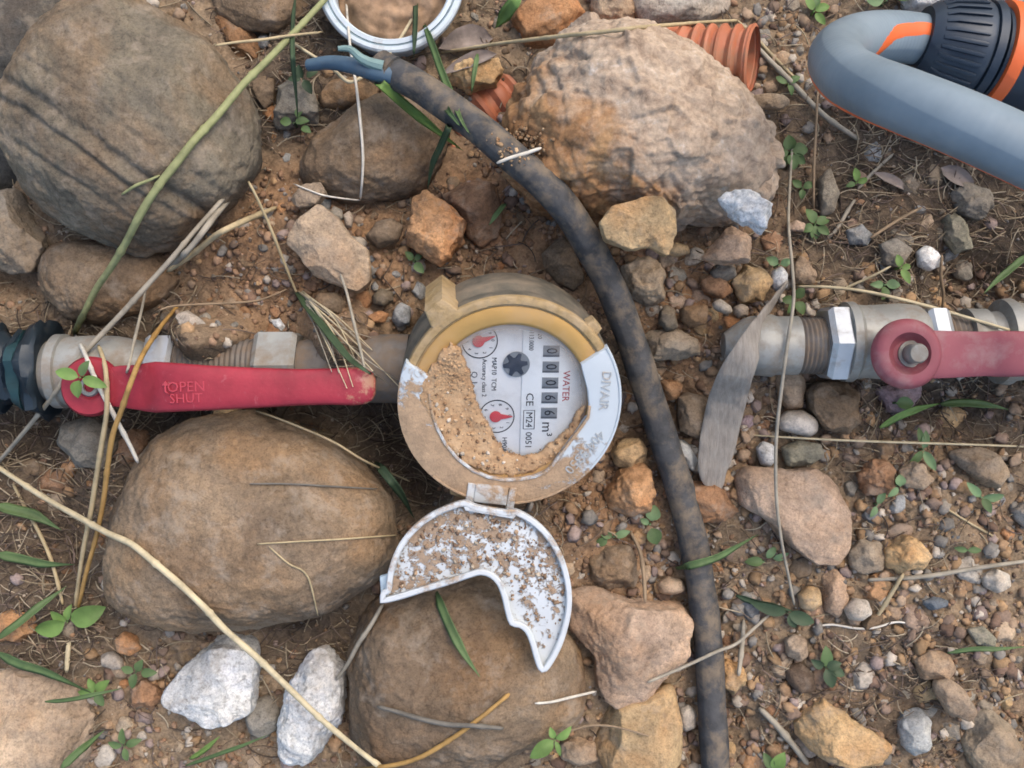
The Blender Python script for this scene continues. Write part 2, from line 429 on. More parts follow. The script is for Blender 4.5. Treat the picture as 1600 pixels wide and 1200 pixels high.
STY = {
 'big': (2.25, 2, .95, .08, .0010, .0003),  # superellipse exponent, cut planes, cut depth, lump, mid roughness, fine roughness
 'smooth': (2.35, 5, .86, .08, .0006, .00016), 'round': (2.0, 0, .9, .05, .0002, .00008), 'ang': (2.8, 13, .70, .08, .0007, .00025),
 'slab': (4.2, 8, .84, .06, .0006, .0002), 'rough': (2.6, 8, .80, .10, .0016, .0005), 'craggy': (2.8, 13, .72, .14, .0018, .0005)}
def stone_verts(R, h, sty, seed, n, extra=None):
    e, npl, cut, lump, mid, fine = STY[sty]; r = np.random.default_rng(seed)
    V, F = ico(n); q = V.copy()
    rho = np.hypot(q[:, 0], q[:, 1]); th = np.arctan2(q[:, 1], q[:, 0])
    rr = rho ** (2 / e); zz = np.sign(q[:, 2]) * abs(q[:, 2]) ** (2 / e)
    q = np.stack([rr * np.cos(th), rr * np.sin(th), zz], 1)
    for _ in range(npl):
        m = r.normal(size=3); m[2] = abs(m[2]) * 1.1 + 0.15; m /= np.linalg.norm(m); dd = r.uniform(cut - .06, cut + .1) * (1.0 + 0.12 * (e > 2.5))
        t = q @ m - dd; q = q - np.where(t > 0, t, 0)[:, None] * m[None] * 0.93
    idx = (np.arctan2(q[:, 1], q[:, 0]) / (2 * math.pi) * 180) % 180; i0 = np.floor(idx).astype(int) % 180; f = idx - np.floor(idx)
    Rt = R[i0] * (1 - f) + R[(i0 + 1) % 180] * f; Rm = R.mean()
    w_ = np.clip(np.hypot(q[:, 0], q[:, 1]), 0, 1) ** 0.7; Re = Rt * w_ + Rm * (1 - w_) if sty != 'slab' else Rt
    nrm = np.stack([q[:, 0] / Rm, q[:, 1] / Rm, q[:, 2] / max(h, 1e-5)], 1); nrm /= np.linalg.norm(nrm, axis=1)[:, None] + 1e-9
    V2 = np.stack([q[:, 0] * Re, q[:, 1] * Re, q[:, 2] * h], 1)
    o = np.array([seed * 1.37 % 50, seed * 2.11 % 50, seed * 0.73 % 50])
    d = lump * Rm * fbm(V2 / (Rm * 0.9) + o, seed % 97, 3)
    if mid: d = d + min(mid, Rm * .05) * fbm(V2 / 0.009 + o, seed % 89 + 3, 4, 0.6)
    if n >= 5: d = d + fine * fbm(V2 / 0.0022 + o, seed % 83 + 5, 2)
    if n >= 5 and sty in ('rough', 'craggy', 'ang', 'smooth', 'big', 'slab'): d = d + {'rough': .0012, 'craggy': .0014, 'ang': .0006, 'slab': .0004}.get(sty, .0003) * facets(V2 / .0075 + o, seed) + .0003 * facets(V2 / .003 + o, seed + 1) * (sty in ('rough', 'craggy', 'ang'))
    if sty in ('rough', 'craggy'): d = d - min(0.0016, Rm * .06) * np.abs(perlin(V2 / 0.016 + o, seed % 71)) * 2.0 + 0.0004
    if extra is not None: d = d + extra(V2)
    return V2 + nrm * d[:, None], F
occupied = []
def stone(name, label, pal, sty, outline, h=None, lift=0.0, n=5, tex=None, seed=None, cat="stone", group=None, extra=None, occ=True):
    poly = pts(outline); seed = seed or (abs(hash((int(poly[0][0]), int(poly[0][1])))) % 9973)
    c, R = radial(poly, 1.1 if sty in ('ang', 'slab', 'craggy') else 2.6)                                      # photo pixels, y down
    R = R[(-np.arange(180)) % 180]                           # flip y
    x0 = P(c[0], c[1], 0.01); zc = float(ground_h(np.array([x0.x]), np.array([x0.y]))[0]) + lift
    ctr = P(c[0], c[1], zc); k = S * (H - zc) / H
    hh = (h if h else 0.62 * R.min() if sty != 'slab' else 0.3 * R.mean()) * k
    V, F = stone_verts(R * k, hh, sty, seed, n, extra)
    tex = tex or {'smooth': 's', 'round': 's', 'big': 's', 'slab': 'm', 'ang': 'm', 'rough': 'r', 'craggy': 'r'}[sty]
    o = link(name, mesh(name, V, F, rock(pal, tex)), ctr); tag(o, label, cat, group)
    hm_add(V + np.array(ctr)); 
    if occ: occupied.append(poly)
    return o
def grooves(V):      # weathered bedding planes that run across the big pebble
    t = (V[:, 0] * 0.56 + V[:, 1] * 0.83); wv = 0.0016 * fbm(V / 0.04, 77, 2)
    d = 0
    for o, wd, a in ((-.0105, .0022, .0030), (-.0165, .0013, .0022), (-.0005, .0010, .0010), (-.027, .0011, .0012), (.012, .0008, .0006), (-.034, .0010, .0008)):
        u = (t + wv - o) / wd; d = d - a * np.exp(-u * u) * np.clip(0.65 + 0.9 * perlin(V / 0.03 + o * 900, 78), 0, 1.2)
    return d * 0.85 + 0.00025 * fbm(np.stack([V @ np.array([.56, .83, 0]) / .003, V @ np.array([-.83, .56, 0]) / .02, V[:, 2] / .01], 1), 79, 3)
def ledges(V):       # split flanks of the big rough boulder: dirt-red steps low and towards the cable
    s = np.clip((-V[:, 1] - 0.012) / 0.03, 0, 1) + np.clip((-V[:, 0] - 0.018) / 0.03, 0, 1)
    u = (V[:, 0] * 1.0 + 0.35 * V[:, 1]) / 0.009 + 1.2 * fbm(V / 0.02, 81, 2)
    ud = (V[:, 0] * 0.3 - V[:, 1]) / 0.013 + 0.8 * fbm(V / 0.03, 83, 2)
    st = np.floor(ud) + np.clip((ud % 1.0) * 4, 0, 1)
    f1 = facets(V * np.array([1, 1.3, 1]) / 0.013 + 3.3, 301); f2 = facets(V * np.array([1, 1.5, 1]) / 0.0055 + 1.7, 302); f3 = facets(V / 0.0026 + 7.1, 303)
    return -0.0022 * np.clip(s, 0, 1) * (np.abs(((u % 1.0) - 0.5)) * 2) ** 3 + 0.0034 * f1 + 0.0010 * f2 + 0.0004 * f3 + 0.0004 * fbm(V / .008, 86, 3)
def boulder_mat():
    g = NT("rock_rough_two_tone"); v, _ = g.coords(False); sp = g.n("ShaderNodeSeparateXYZ", i_0=v)
    n1 = g.noise(v, 45, 6, .65, .4)
    lowf = g.math('ADD', g.math('MULTIPLY', sp.outputs[0], -21.0), g.math('MULTIPLY', sp.outputs[1], -19.0))
    lowf = g.math('ADD', lowf, g.math('MULTIPLY', g.math('SUBTRACT', n1, .5), 2.6))
    pale = g.ramp(g.noise(v, 120, 7, .72, .5), [(.28, lin((128, 108, 90))), (.45, lin((184, 161, 136))), (.6, lin((202, 180, 154))), (.76, lin((224, 214, 198)))])
    rusty = g.ramp(g.noise(v, 100, 7, .7, .4), [(.28, lin((104, 74, 50))), (.5, lin((168, 124, 82))), (.75, lin((200, 162, 116)))])
    col = g.mix(pale, rusty, g.ramp(lowf, [(.25, (0, 0, 0)), (.75, (.95,) * 3)]))
    col = g.mix(col, g.ramp(g.noise(v, 520, 5, .7), [(.3, (.6,) * 3), (.55, (1, 1, 1)), (.75, (1.2,) * 3)]), .8, 'MULTIPLY')
    g.set(Base_Color=col, Roughness=.95, Specular_IOR_Level=.2)
    g.bump(g.noise(v, 800, 5, .65), .6, .0005, g.bump(g.noise(v, 260, 8, .7, .5), .6, .0009))
    return g.m
BL = [
 ("boulder", "big rounded grey-brown boulder with slanting bedding grooves, under the green stem", 'greybrown', 'big', "30 110 75 45 140 5 200 -8 260 25 330 72 372 120 408 160 413 200 400 262 370 302 345 337 300 376 240 398 190 391 130 366 80 331 30 282 5 222 3 150", 150, .016, 7, 's', grooves),
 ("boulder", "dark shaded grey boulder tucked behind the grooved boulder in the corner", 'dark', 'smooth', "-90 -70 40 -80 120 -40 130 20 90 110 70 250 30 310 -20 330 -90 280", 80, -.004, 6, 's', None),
 ("boulder", "large rough pinkish tan boulder beside the corrugated conduit end", 'pink', 'big', "780 220 786 170 805 135 835 98 880 62 930 42 990 42 1050 64 1110 108 1162 152 1196 202 1209 262 1202 322 1170 345 1100 345 1030 362 960 352 880 340 825 335 798 295", 165, .014, 7, 'r', ledges),
 ("boulder", "big tan oval boulder below the red lever", 'brown', 'big', "208 722 250 674 310 652 400 648 480 664 550 708 600 760 623 820 612 880 572 922 520 950 440 966 400 986 330 976 250 980 192 962 170 910 180 820", 130, .008, 7, 's', None),
 ("boulder", "brown-grey boulder the white meter lid hangs over", 'brown', 'big', "545 1010 560 955 600 920 680 892 780 892 850 962 905 1000 926 1060 916 1122 870 1152 800 1168 760 1205 640 1220 560 1195 545 1100", 120, .002, 7, 'm', None),
 ("boulder", "smooth brown boulder under the frayed cable end", 'brown', 'big', "465 262 490 216 540 180 600 146 660 150 706 186 692 250 662 302 600 318 520 314 470 292", 80, .004, 6, 's', None),
 ("stone", "split pale grey stone at the picture's edge beneath the grooved boulder", 'greytan', 'ang', "-45 312 0 298 30 297 46 330 73 386 50 426 10 427 -40 405", 45, .006, 6, 'm', None),
 ("stone", "smooth brown stone wedged under the grooved boulder above the black coupling", 'brown', 'big', "62 420 75 392 105 377 170 380 250 392 285 440 240 485 170 507 110 502 75 462", 60, .002, 6, 's', None),
 ("stone", "angular pinkish stone between the white lid and the cable", 'pink', 'ang', "885 926 930 915 1000 926 1060 940 1086 966 1076 1020 1040 1052 1010 1092 960 1102 932 1072 926 1022 888 982", 70, .008, 6, 'm', None),
 ("stone", "flat orange-tan stone below the angular pinkish stone", 'ochre', 'smooth', "950 1096 1010 1085 1050 1062 1063 1110 1062 1180 1045 1230 960 1240 930 1170 938 1120", 55, .002, 6, 's', None),
 ("stone", "smooth pinkish tan stone crossed by a thin upright stem", 'pink', 'slab', "1150 746 1166 728 1230 735 1276 730 1306 756 1326 806 1322 850 1302 881 1270 879 1230 851 1200 816 1160 791", 40, .008, 6, 's', None),
 ("stone", "bumpy pale tan rock filling the lower corner beside grass blades", 'tan', 'rough', "-40 1090 8 1050 40 1037 90 1049 130 1084 156 1130 150 1182 110 1225 -40 1250", 70, .002, 6, 'm', None),
 ("stone", "triangular chalk-white stone crossed by the long straw", 'white', 'ang', "254 1086 275 1054 300 1030 335 984 360 978 386 988 401 1010 406 1050 398 1112 370 1126 320 1134 285 1119 258 1106", 50, .007, 6, 'm', None),
 ("stone", "narrow upright white stone beside the small grey cobble", 'white', 'rough', "450 1082 470 1040 490 1008 520 1008 536 1050 541 1110 520 1150 500 1182 460 1197 437 1182 434 1130", 50, .006, 6, 'm', None),
 ("stone", "flat jagged beige slab with a dark hollow beneath its edge", 'tan', 'slab', "446 380 465 345 500 317 531 345 546 366 576 391 580 440 560 459 520 442 490 431 468 402", 22, .014, 6, 'm', None),
 ("stone", "rusty orange craggy stone above the meter's lug", 'orange', 'craggy', "640 350 645 310 665 294 692 320 726 345 729 366 736 381 712 402 690 416 665 406 640 386 632 368", 48, .012, 6, 'r', None),
 ("stone", "dull rust-brown block behind the orange craggy stone", 'redbrown', 'ang', "688 305 735 280 772 284 786 330 778 372 750 388 720 360", 45, .004, 5, 'm', None),
 ("stone", "pale yellow-orange flat stone resting against the rough boulder", 'ochre', 'slab', "934 350 955 325 1000 309 1031 307 1056 330 1056 366 1042 402 1015 386 985 391 945 376", 26, .048, 6, 'm', None),
 ("stone", "flaky white-grey stone at the rough boulder's foot", 'white', 'craggy', "1122 310 1145 297 1190 299 1208 320 1196 372 1170 352 1140 336", 26, .050, 5, 'm', None),
 ("stone", "beige pitted lump under the yellow-orange flat stone", 'greytan', 'craggy', "968 415 1010 397 1040 430 1036 466 1010 480 980 462", 34, .008, 5, 'm', None),
 ("stone", "brown angular stone between the meter body and the cable", 'brown', 'ang', "845 396 880 364 906 400 912 440 896 456 870 441 850 420", 30, .004, 5, 'm', None),
 ("stone", "bright yellow-orange stone above the twisted grey strap", 'ochre', 'ang', "1140 442 1165 414 1192 420 1207 440 1190 472 1160 474", 28, .010, 5, 'm', None),
 ("stone", "small ice-white stone touching the bright yellow stone", 'white', 'round', "1205 424 1220 415 1231 428 1230 450 1212 455 1202 440", 16, .010, 4, 's', None),
 ("stone", "small tan triangular stone beside the upright stem above the valve", 'tan', 'smooth', "1234 420 1250 399 1268 412 1277 432 1270 446 1240 444", 20, .005, 5, 's', None),
 ("stone", "pinkish flat stone below the flaky white stone", 'pink', 'ang', "1095 404 1120 372 1145 350 1176 370 1174 410 1150 418 1120 412", 26, .026, 5, 'm', None),
 ("stone", "grey rounded stone under the pinkish flat stone", 'grey', 'smooth', "1108 425 1125 408 1146 412 1152 432 1135 440 1112 436", 20, .010, 4, 's', None),
 ("stone", "red-brown worn stone above the two cream pebbles", 'redbrown', 'smooth', "1094 440 1110 428 1135 440 1148 455 1130 468 1100 460", 22, .007, 4, 's', None),
 ("stone", "white-streaked brown stone with straw fibres on it beside the cable", 'greytan', 'rough', "1006 528 1022 515 1055 514 1090 530 1096 552 1060 564 1018 562", 26, .006, 5, 'm', None),
 ("stone", "square-cut brown block between cable and grey strap", 'brown', 'slab', "1058 620 1075 614 1108 620 1104 678 1090 686 1060 672", 26, .008, 5, 'm', None),
 ("stone", "small bright orange stone above the square brown block", 'orange', 'ang', "1030 595 1050 590 1066 602 1060 622 1040 628 1028 612", 18, .006, 4, 'm', None),
 ("stone", "rounded brown stone under the brass hex nut", 'brown', 'slab', "1259 612 1275 597 1320 596 1341 612 1341 660 1325 680 1290 672 1265 642", 34, .006, 6, 's', None),
 ("stone", "glossy wet cream pebble beside the rounded brown stone", 'pale', 'round', "1214 655 1228 642 1255 641 1276 655 1278 675 1264 684 1240 678 1218 672", 22, .008, 5, 'g', None),
 ("stone", "tan wedge-shaped stone touching the valve's narrow end", 'tan', 'smooth', "1212 588 1228 570 1244 572 1258 600 1254 636 1232 642 1218 622", 24, .004, 5, 's', None),
 ("stone", "mauve-pink stone below the faded red lever's eye", 'mauve', 'ang', "1366 606 1400 598 1436 596 1442 620 1424 644 1404 652 1385 642", 26, .004, 5, 'm', None),
 ("stone", "little white stone above the smooth pinkish tan stone", 'white', 'round', "1180 700 1192 689 1208 694 1212 715 1204 730 1188 726", 18, .005, 4, 's', None),
 ("stone", "dull olive-brown stone under the thin horizontal straw", 'olive', 'smooth', "1220 700 1250 688 1282 692 1286 714 1262 728 1228 730", 20, .004, 5, 's', None),
 ("stone", "knobbly orange-brown stone beside the meter's lower edge", 'orange', 'craggy', "948 765 962 738 985 724 1015 735 1029 770 1020 802 985 812 955 795", 38, .005, 5, 'm', None),
 ("stone", "round orange-tan stone against the meter's white ring", 'ochre', 'smooth', "955 706 970 688 1000 684 1012 702 1006 726 982 736 960 726", 26, .005, 5, 's', None),
 ("stone", "red-brown slanted stone at the grey strap's frayed end", 'redbrown', 'ang', "1068 770 1085 752 1110 746 1137 768 1157 800 1130 816 1090 818 1070 800", 34, .006, 5, 'm', None),
 ("stone", "bluish white sliver of stone against the cable", 'bluegrey', 'ang', "1052 680 1076 690 1092 720 1082 738 1060 716", 18, .006, 4, 'm', None),
 ("stone", "large orange-tan wedge stone near the lower rim with a dark hollow beside it", 'ochre', 'ang', "1248 1100 1285 1087 1311 1110 1360 1140 1392 1162 1376 1192 1330 1198 1280 1182 1244 1150", 42, .006, 6, 'm', None),
 ("stone", "long smooth tan stone leaning on the grey-tan slab", 'tan', 'smooth', "1458 1066 1480 1058 1500 1072 1526 1110 1512 1127 1482 1117 1464 1090", 26, .010, 5, 's', None),
 ("stone", "flat grey-tan slab partly cut by the lower corner", 'greytan', 'smooth', "1518 1118 1548 1106 1580 1138 1606 1200 1560 1225 1522 1205 1502 1165", 40, .002, 6, 's', None),
 ("stone", "pale bluish stone beside the orange-tan wedge", 'bluegrey', 'smooth', "1404 1130 1416 1110 1440 1106 1454 1125 1452 1170 1425 1180 1408 1165", 26, .004, 5, 's', None),
 ("stone", "tan stone with a grey cap above the long smooth tan stone", 'tan', 'smooth', "1426 1030 1450 1016 1480 1022 1494 1044 1478 1062 1440 1060", 26, .004, 5, 's', None),
 ("stone", "pale orange knobbly stone under the grey stick", 'ochre', 'craggy', "1385 858 1410 840 1438 838 1456 868 1444 892 1405 898 1386 885", 32, .004, 5, 'm', None),
 ("stone", "grey-tan stone joined to the smooth pinkish stone's end", 'greytan', 'smooth', "1325 862 1345 842 1376 846 1390 868 1376 892 1345 896 1328 886", 26, .002, 5, 's', None),
 ("stone", "bright orange pebble at the foot of the upright stem", 'ochre', 'round', "1246 930 1262 914 1280 920 1284 944 1268 956 1250 950", 20, .006, 4, 's', None),
 ("stone", "brownish pink stone below the smooth pinkish tan stone", 'pink', 'smooth', "1284 900 1304 886 1320 905 1324 940 1308 966 1288 956", 24, .002, 5, 's', None),
 ("stone", "round cream stone between the stick's fork and the upright stem", 'pale', 'round', "1318 950 1334 934 1356 938 1362 958 1346 970 1326 968", 20, .004, 4, 's', None),
 ("stone", "rusty lump beside the pale fleshy weed", 'redbrown', 'craggy', "1344 740 1360 720 1386 714 1400 735 1388 770 1350 772", 28, .004, 5, 'm', None),
 ("stone", "tan stone beneath the pale fleshy weed", 'tan', 'ang', "1405 735 1425 715 1448 722 1456 748 1438 766 1412 760", 24, .003, 5, 'm', None),
 ("stone", "wide brown-grey stone at the side edge beyond the fleshy weed", 'greytan', 'smooth', "1478 706 1528 697 1560 712 1576 740 1562 766 1530 754 1496 728", 26, .004, 5, 's', None),
 ("stone", "grey rounded cobble under the valve body", 'grey', 'smooth', "92 690 100 660 148 653 178 668 188 700 166 732 120 734", 36, .002, 5, 's', None),
 ("stone", "orange-brown stone beside the grey rounded cobble", 'redbrown', 'smooth', "176 690 205 668 232 672 236 700 214 736 182 742", 28, .000, 5, 's', None),
 ("stone", "dim pinkish stone behind the long straw's upper end", 'redbrown', 'smooth', "58 748 78 728 108 734 114 760 92 778 64 772", 22, -.001, 4, 's', None),
 ("stone", "rusty stone half out of the picture beside grass blades", 'orange', 'ang', "-12 960 18 952 52 962 60 988 36 1006 -10 1002", 26, .002, 5, 'm', None),
 ("stone", "brown wedge with an orange crest beside the chalk-white stone", 'redbrown', 'ang', "202 1080 222 1062 246 1072 258 1092 240 1106 208 1104", 24, .005, 5, 'm', None),
 ("stone", "pale cream pebble above the leafy sprout", 'pale', 'ang', "152 1024 176 1018 190 1030 194 1044 172 1046 156 1040", 14, .004, 4, 'm', None),
 ("stone", "small orange pebble under the tan boulder's lower edge", 'orange', 'smooth', "180 1000 194 986 212 994 222 1014 204 1024 186 1018", 18, .003, 4, 's', None),
 ("stone", "plain grey cobble between the two white stones", 'grey', 'smooth', "384 1108 400 1090 428 1086 438 1108 432 1140 412 1154 390 1144", 28, .002, 5, 's', None),
 ("stone", "brown flat stone cut by the upper edge beside the green stem", 'brown', 'smooth', "325 -30 485 -30 488 20 440 52 380 46 335 20", 36, .000, 5, 's', None),
 ("stone", "orange-brown upright stone beside the grooved boulder's top", 'orange', 'ang', "338 30 362 18 386 40 408 66 404 96 372 104 348 70", 32, .002, 5, 'm', None),
 ("stone", "light grey blocky stone in the weeds above the brown boulder", 'grey', 'ang', "434 132 450 117 482 124 500 172 498 196 430 202 424 180", 36, .004, 5, 'm', None),
 ("stone", "narrow brown stone between grooved boulder and grey block", 'brown', 'ang', "396 130 412 118 430 122 428 160 412 176 398 160", 22, .002, 4, 'm', None),
 ("stone", "sandy orange stone above the small red conduit piece", 'ochre', 'craggy', "690 122 700 96 740 84 776 92 785 116 770 132 730 142", 36, .008, 5, 'm', None),
 ("stone", "brown stone half hidden under the blue cable strand", 'brown', 'smooth', "496 150 520 124 560 118 592 132 590 160 540 172 504 168", 30, .002, 5, 's', None),
 ("stone", "orange-brown stone cut by the top edge beside the rough boulder", 'orange', 'ang', "794 22 826 -24 908 -28 924 24 902 58 862 82 818 70", 44, .004, 5, 'm', None),
 ("stone", "tan lump at the top edge behind the rough boulder", 'tan', 'rough', "914 -20 984 -28 992 24 968 44 930 40", 40, .002, 5, 'm', None),
 ("stone", "wide pale tan rock at the top edge above the conduit", 'pale', 'rough', "986 -28 1130 -34 1146 14 1100 38 1010 42 988 20", 44, .002, 5, 'm', None),
 ("stone", "crumbly white stone at the top edge behind the hose connector", 'white', 'craggy', "1400 -20 1450 -40 1600 -40 1640 10 1500 20 1420 18", 40, .004, 5, 'm', None),
 ("stone", "long pale grey stone beneath the hose's bend", 'grey', 'ang', "1278 280 1296 262 1312 300 1304 334 1282 338", 18, .004, 4, 'm', None),
 ("stone", "flat grey kite-shaped stone above the forked straw", 'grey', 'slab', "1374 382 1396 372 1426 390 1404 420 1382 416", 14, .005, 4, 'm', None),
 ("stone", "pale green-white stone beside the kite-shaped stone", 'white', 'smooth', "1432 394 1446 384 1466 392 1474 414 1452 424 1434 416", 18, .005, 4, 's', None),
 ("stone", "broad grey stone in litter under the hose", 'grey', 'ang', "1486 300 1510 284 1548 296 1562 322 1530 344 1496 332", 24, .004, 5, 'm', None),
 ("stone", "grey-green wedge stone below the broad grey stone", 'olive', 'ang', "1470 340 1490 326 1516 356 1522 388 1494 398 1474 372", 20, .004, 5, 'm', None),
 ("stone", "light grey chip by the green seedlings beside the valve", 'bluegrey', 'ang', "1322 360 1346 350 1366 364 1356 384 1328 382", 12, .004, 4, 'm', None),
 ("stone", "peach flat pebble beside the seedlings under the conduit", 'pink', 'smooth', "1228 352 1244 344 1258 350 1256 362 1232 362", 10, .005, 4, 's', None),
 ("stone", "grey-brown knob sticking out beside the rough boulder", 'greytan', 'smooth', "1166 152 1200 146 1228 150 1236 162 1218 172 1172 170", 14, .006, 4, 's', None),
 ("stone", "smooth brown oval stone beside the orange craggy stone", 'brown', 'round', "570 372 588 347 614 341 632 354 622 377 592 390", 24, .010, 5, 's', None),
 ("stone", "brown oval stone under the beige slab's point", 'brown', 'round', "484 478 498 458 526 456 542 472 534 492 504 498", 22, .006, 5, 's', None),
 ("stone", "little brown stone beside the beige slab's corner", 'greybrown', 'round', "580 464 594 450 614 456 616 470 600 480 584 476", 16, .006, 4, 's', None),
 ("stone", "orange flake beside the grey-white chips near the meter", 'orange', 'ang', "574 494 590 484 608 490 602 504 582 506", 11, .006, 4, 'm', None),
 ("stone", "grey-white split stone next to the meter body", 'bluegrey', 'ang', "610 486 626 472 642 480 640 506 622 512 612 502", 14, .007, 4, 'm', None),
 ("stone", "pale tan stone joined to the top of the beige slab", 'tan', 'slab', "454 312 472 290 502 286 512 304 496 322 468 328", 16, .014, 5, 'm', None),
 ("stone", "grey pebble beside the beige slab's upper corner", 'grey', 'round', "512 334 522 322 534 328 538 342 526 348 516 344", 12, .012, 4, 's', None),
 ("stone", "cream pebble beside the grey pebble by the slab", 'pale', 'round', "536 336 546 328 552 340 550 356 540 356", 11, .012, 4, 's', None),
 ("stone", "ivory flake above the grey union nut", 'pale', 'ang', "274 494 290 480 306 492 322 506 316 518 284 514", 13, .009, 4, 'm', None),
 ("stone", "white chip resting on the grey union nut's edge", 'white', 'ang', "424 500 436 496 446 510 440 518 428 512", 9, .012, 4, 's', None),
 ("stone", "small orange stone peeking out under the red lever", 'ochre', 'ang', "330 636 354 628 380 634 376 650 352 660 336 652", 18, .018, 4, 'm', None),
 ("stone", "cream oval pebble above the valve beside its twin", 'pale', 'round', "1112 474 1124 466 1142 478 1146 488 1134 492 1116 484", 14, .012, 4, 's', None),
 ("stone", "round cream pebble touching the oval cream pebble", 'pale', 'round', "1146 480 1158 474 1170 480 1168 494 1154 498 1146 490", 13, .012, 4, 's', None),
 ("stone", "rust-streaked flat stone above the twisted strap", 'orange', 'ang', "1128 496 1150 492 1176 504 1182 516 1160 522 1134 512", 12, .010, 4, 'm', None),
 ("stone", "brown cube-like stone with a white end above the streaked stone", 'brown', 'ang', "1062 482 1084 474 1106 478 1104 506 1078 512 1062 500", 20, .008, 4, 'm', None),
 ("stone", "narrow upright brown stone beside the cable's bend", 'greybrown', 'ang', "1028 486 1040 476 1054 484 1060 512 1042 520 1030 506", 18, .007, 4, 'm', None),
 ("stone", "small ochre stone beneath the yellow-orange flat stone", 'ochre', 'round', "1040 386 1056 378 1076 384 1078 396 1058 402 1042 398", 14, .012, 4, 's', None),
 ("stone", "brown stone patch covered in soil right of the lid rim", 'brown', 'rough', "920 872 945 850 985 852 1000 880 992 915 950 920 924 905", 30, .000, 5, 'm', None),
 ("stone", "tan stone at the cable's edge above the pinkish stone", 'tan', 'round', "1026 912 1044 900 1066 906 1072 922 1050 930 1030 926", 20, .004, 4, 's', None),
 ("stone", "beige block below the small leafy sprout at the lower rim", 'tan', 'smooth', "876 1158 900 1152 936 1156 938 1186 906 1194 876 1186", 24, .002, 5, 's', None),
 ("stone", "cream stone close to the flat orange-tan stone and cable", 'pale', 'round', "1060 1106 1076 1100 1088 1112 1086 1136 1070 1144 1060 1130", 16, .003, 4, 's', None),
 ("stone", "yellow-ochre lump beside the cable's lower stretch", 'ochre', 'craggy', "1118 1036 1134 1024 1160 1044 1166 1072 1146 1088 1124 1066", 24, .004, 5, 'm', None),
 ("stone", "tan oval stone in the gravel above the orange-tan wedge", 'tan', 'smooth', "1226 1000 1240 990 1258 996 1262 1024 1246 1034 1230 1024", 20, .004, 4, 's', None),
 ("stone", "slate-blue stone in the gravel near the side edge", 'slate', 'smooth', "1440 940 1460 932 1482 938 1478 950 1452 954", 12, .004, 4, 's', None),
 ("stone", "grey-green flat stone above the tan capped stone", 'olive', 'slab', "1512 984 1536 978 1556 998 1552 1010 1526 1008", 10, .005, 4, 's', None),
 ("stone", "chestnut brown stone below the tan oval in the gravel", 'darkbrown', 'smooth', "1224 1042 1250 1034 1272 1052 1276 1080 1246 1082 1228 1064", 22, .002, 4, 's', None),
 ("stone", "pale cream stone at the side edge under the grey stick", 'pale', 'smooth', "1534 900 1556 888 1576 896 1578 916 1556 926 1538 918", 20, .003, 4, 's', None),
 ("stone", "cream rounded stone cut by the side edge", 'pale', 'smooth', "1580 796 1600 782 1628 790 1630 818 1604 826 1584 812", 24, .003, 4, 's', None),
]
for nm, lb, pal, sty, ol, hh_, lf, n_, tx, ex in BL:
    bo = stone(nm, lb, pal, sty, ol, hh_, lf, n_, tx, extra=ex, cat="boulder" if nm == "boulder" else "stone")
    if ex is ledges: bo.data.materials[0] = boulder_mat()
# ---------------------------------------------------------------- water meter
ZT = 0.046; U = S * (H - ZT) / H; MC = (797, 628); TILT = math.radians(20); CT = math.cos(TILT)
meter = thing("water_meter", P(*MC, ZT), "brass water meter with dusty white hinged cover open over a boulder", "water meter")
meter.rotation_euler = (TILT, math.radians(4), 0)
MROT = meter.rotation_euler.to_matrix().to_4x4(); MLOC = Matrix.Translation(meter.location)
def mp(px, py, z=0.0): return ((px - MC[0]) * U, -(py - MC[1]) / CT * U, z * U)
def mpart(name, VF, mat, par=meter, sharp=35, smooth=True):
    return link(name, mesh(name, VF[0], VF[1], mat, smooth, sharp), (0, 0, 0), par)
def ml(prof, seg=96, **k): return lathe([(h * U, r * U) for h, r in prof], seg, **k)
M_cast = plain("cast_brass_weathered", (112, 106, 92), 0.75, 0.3, 120, 0.6, 0.25, (150, 132, 108), 60, 0.42, 0.66, dmax=0.85)
M_rim = plain("cast_brass_sandy", (178, 150, 104), 0.6, 0.25, 300, 0.9, 0.25, (186, 162, 126), 110, 0.42, 0.62)
M_brass = plain("turned_brass_dusty", (196, 156, 92), 0.5, 0.12, 60, 0.12, 0.45, (190, 158, 112), 50, 0.44, 0.66, dmax=0.8)
M_dial = plain("dial_white", (222, 224, 224), 0.35, 0.04, 80, 0.0)
M_dial2 = plain("dial_white_panel", (228, 232, 232), 0.35, 0.04, 80, 0.0)
M_black = plain("print_black", (38, 40, 44), 0.6, 0.1, 100, 0.0)
M_grey = plain("print_grey", (96, 100, 106), 0.5, 0.1, 100, 0.0)
M_win = plain("counter_window_grey", (138, 144, 148), 0.4, 0.12, 300, 0.0)
M_red = plain("pointer_red", (206, 62, 66), 0.45, 0.06, 100, 0.0)
M_redprint = plain("print_red", (176, 66, 66), 0.6, 0.1, 100, 0.0)
M_soilpow = None
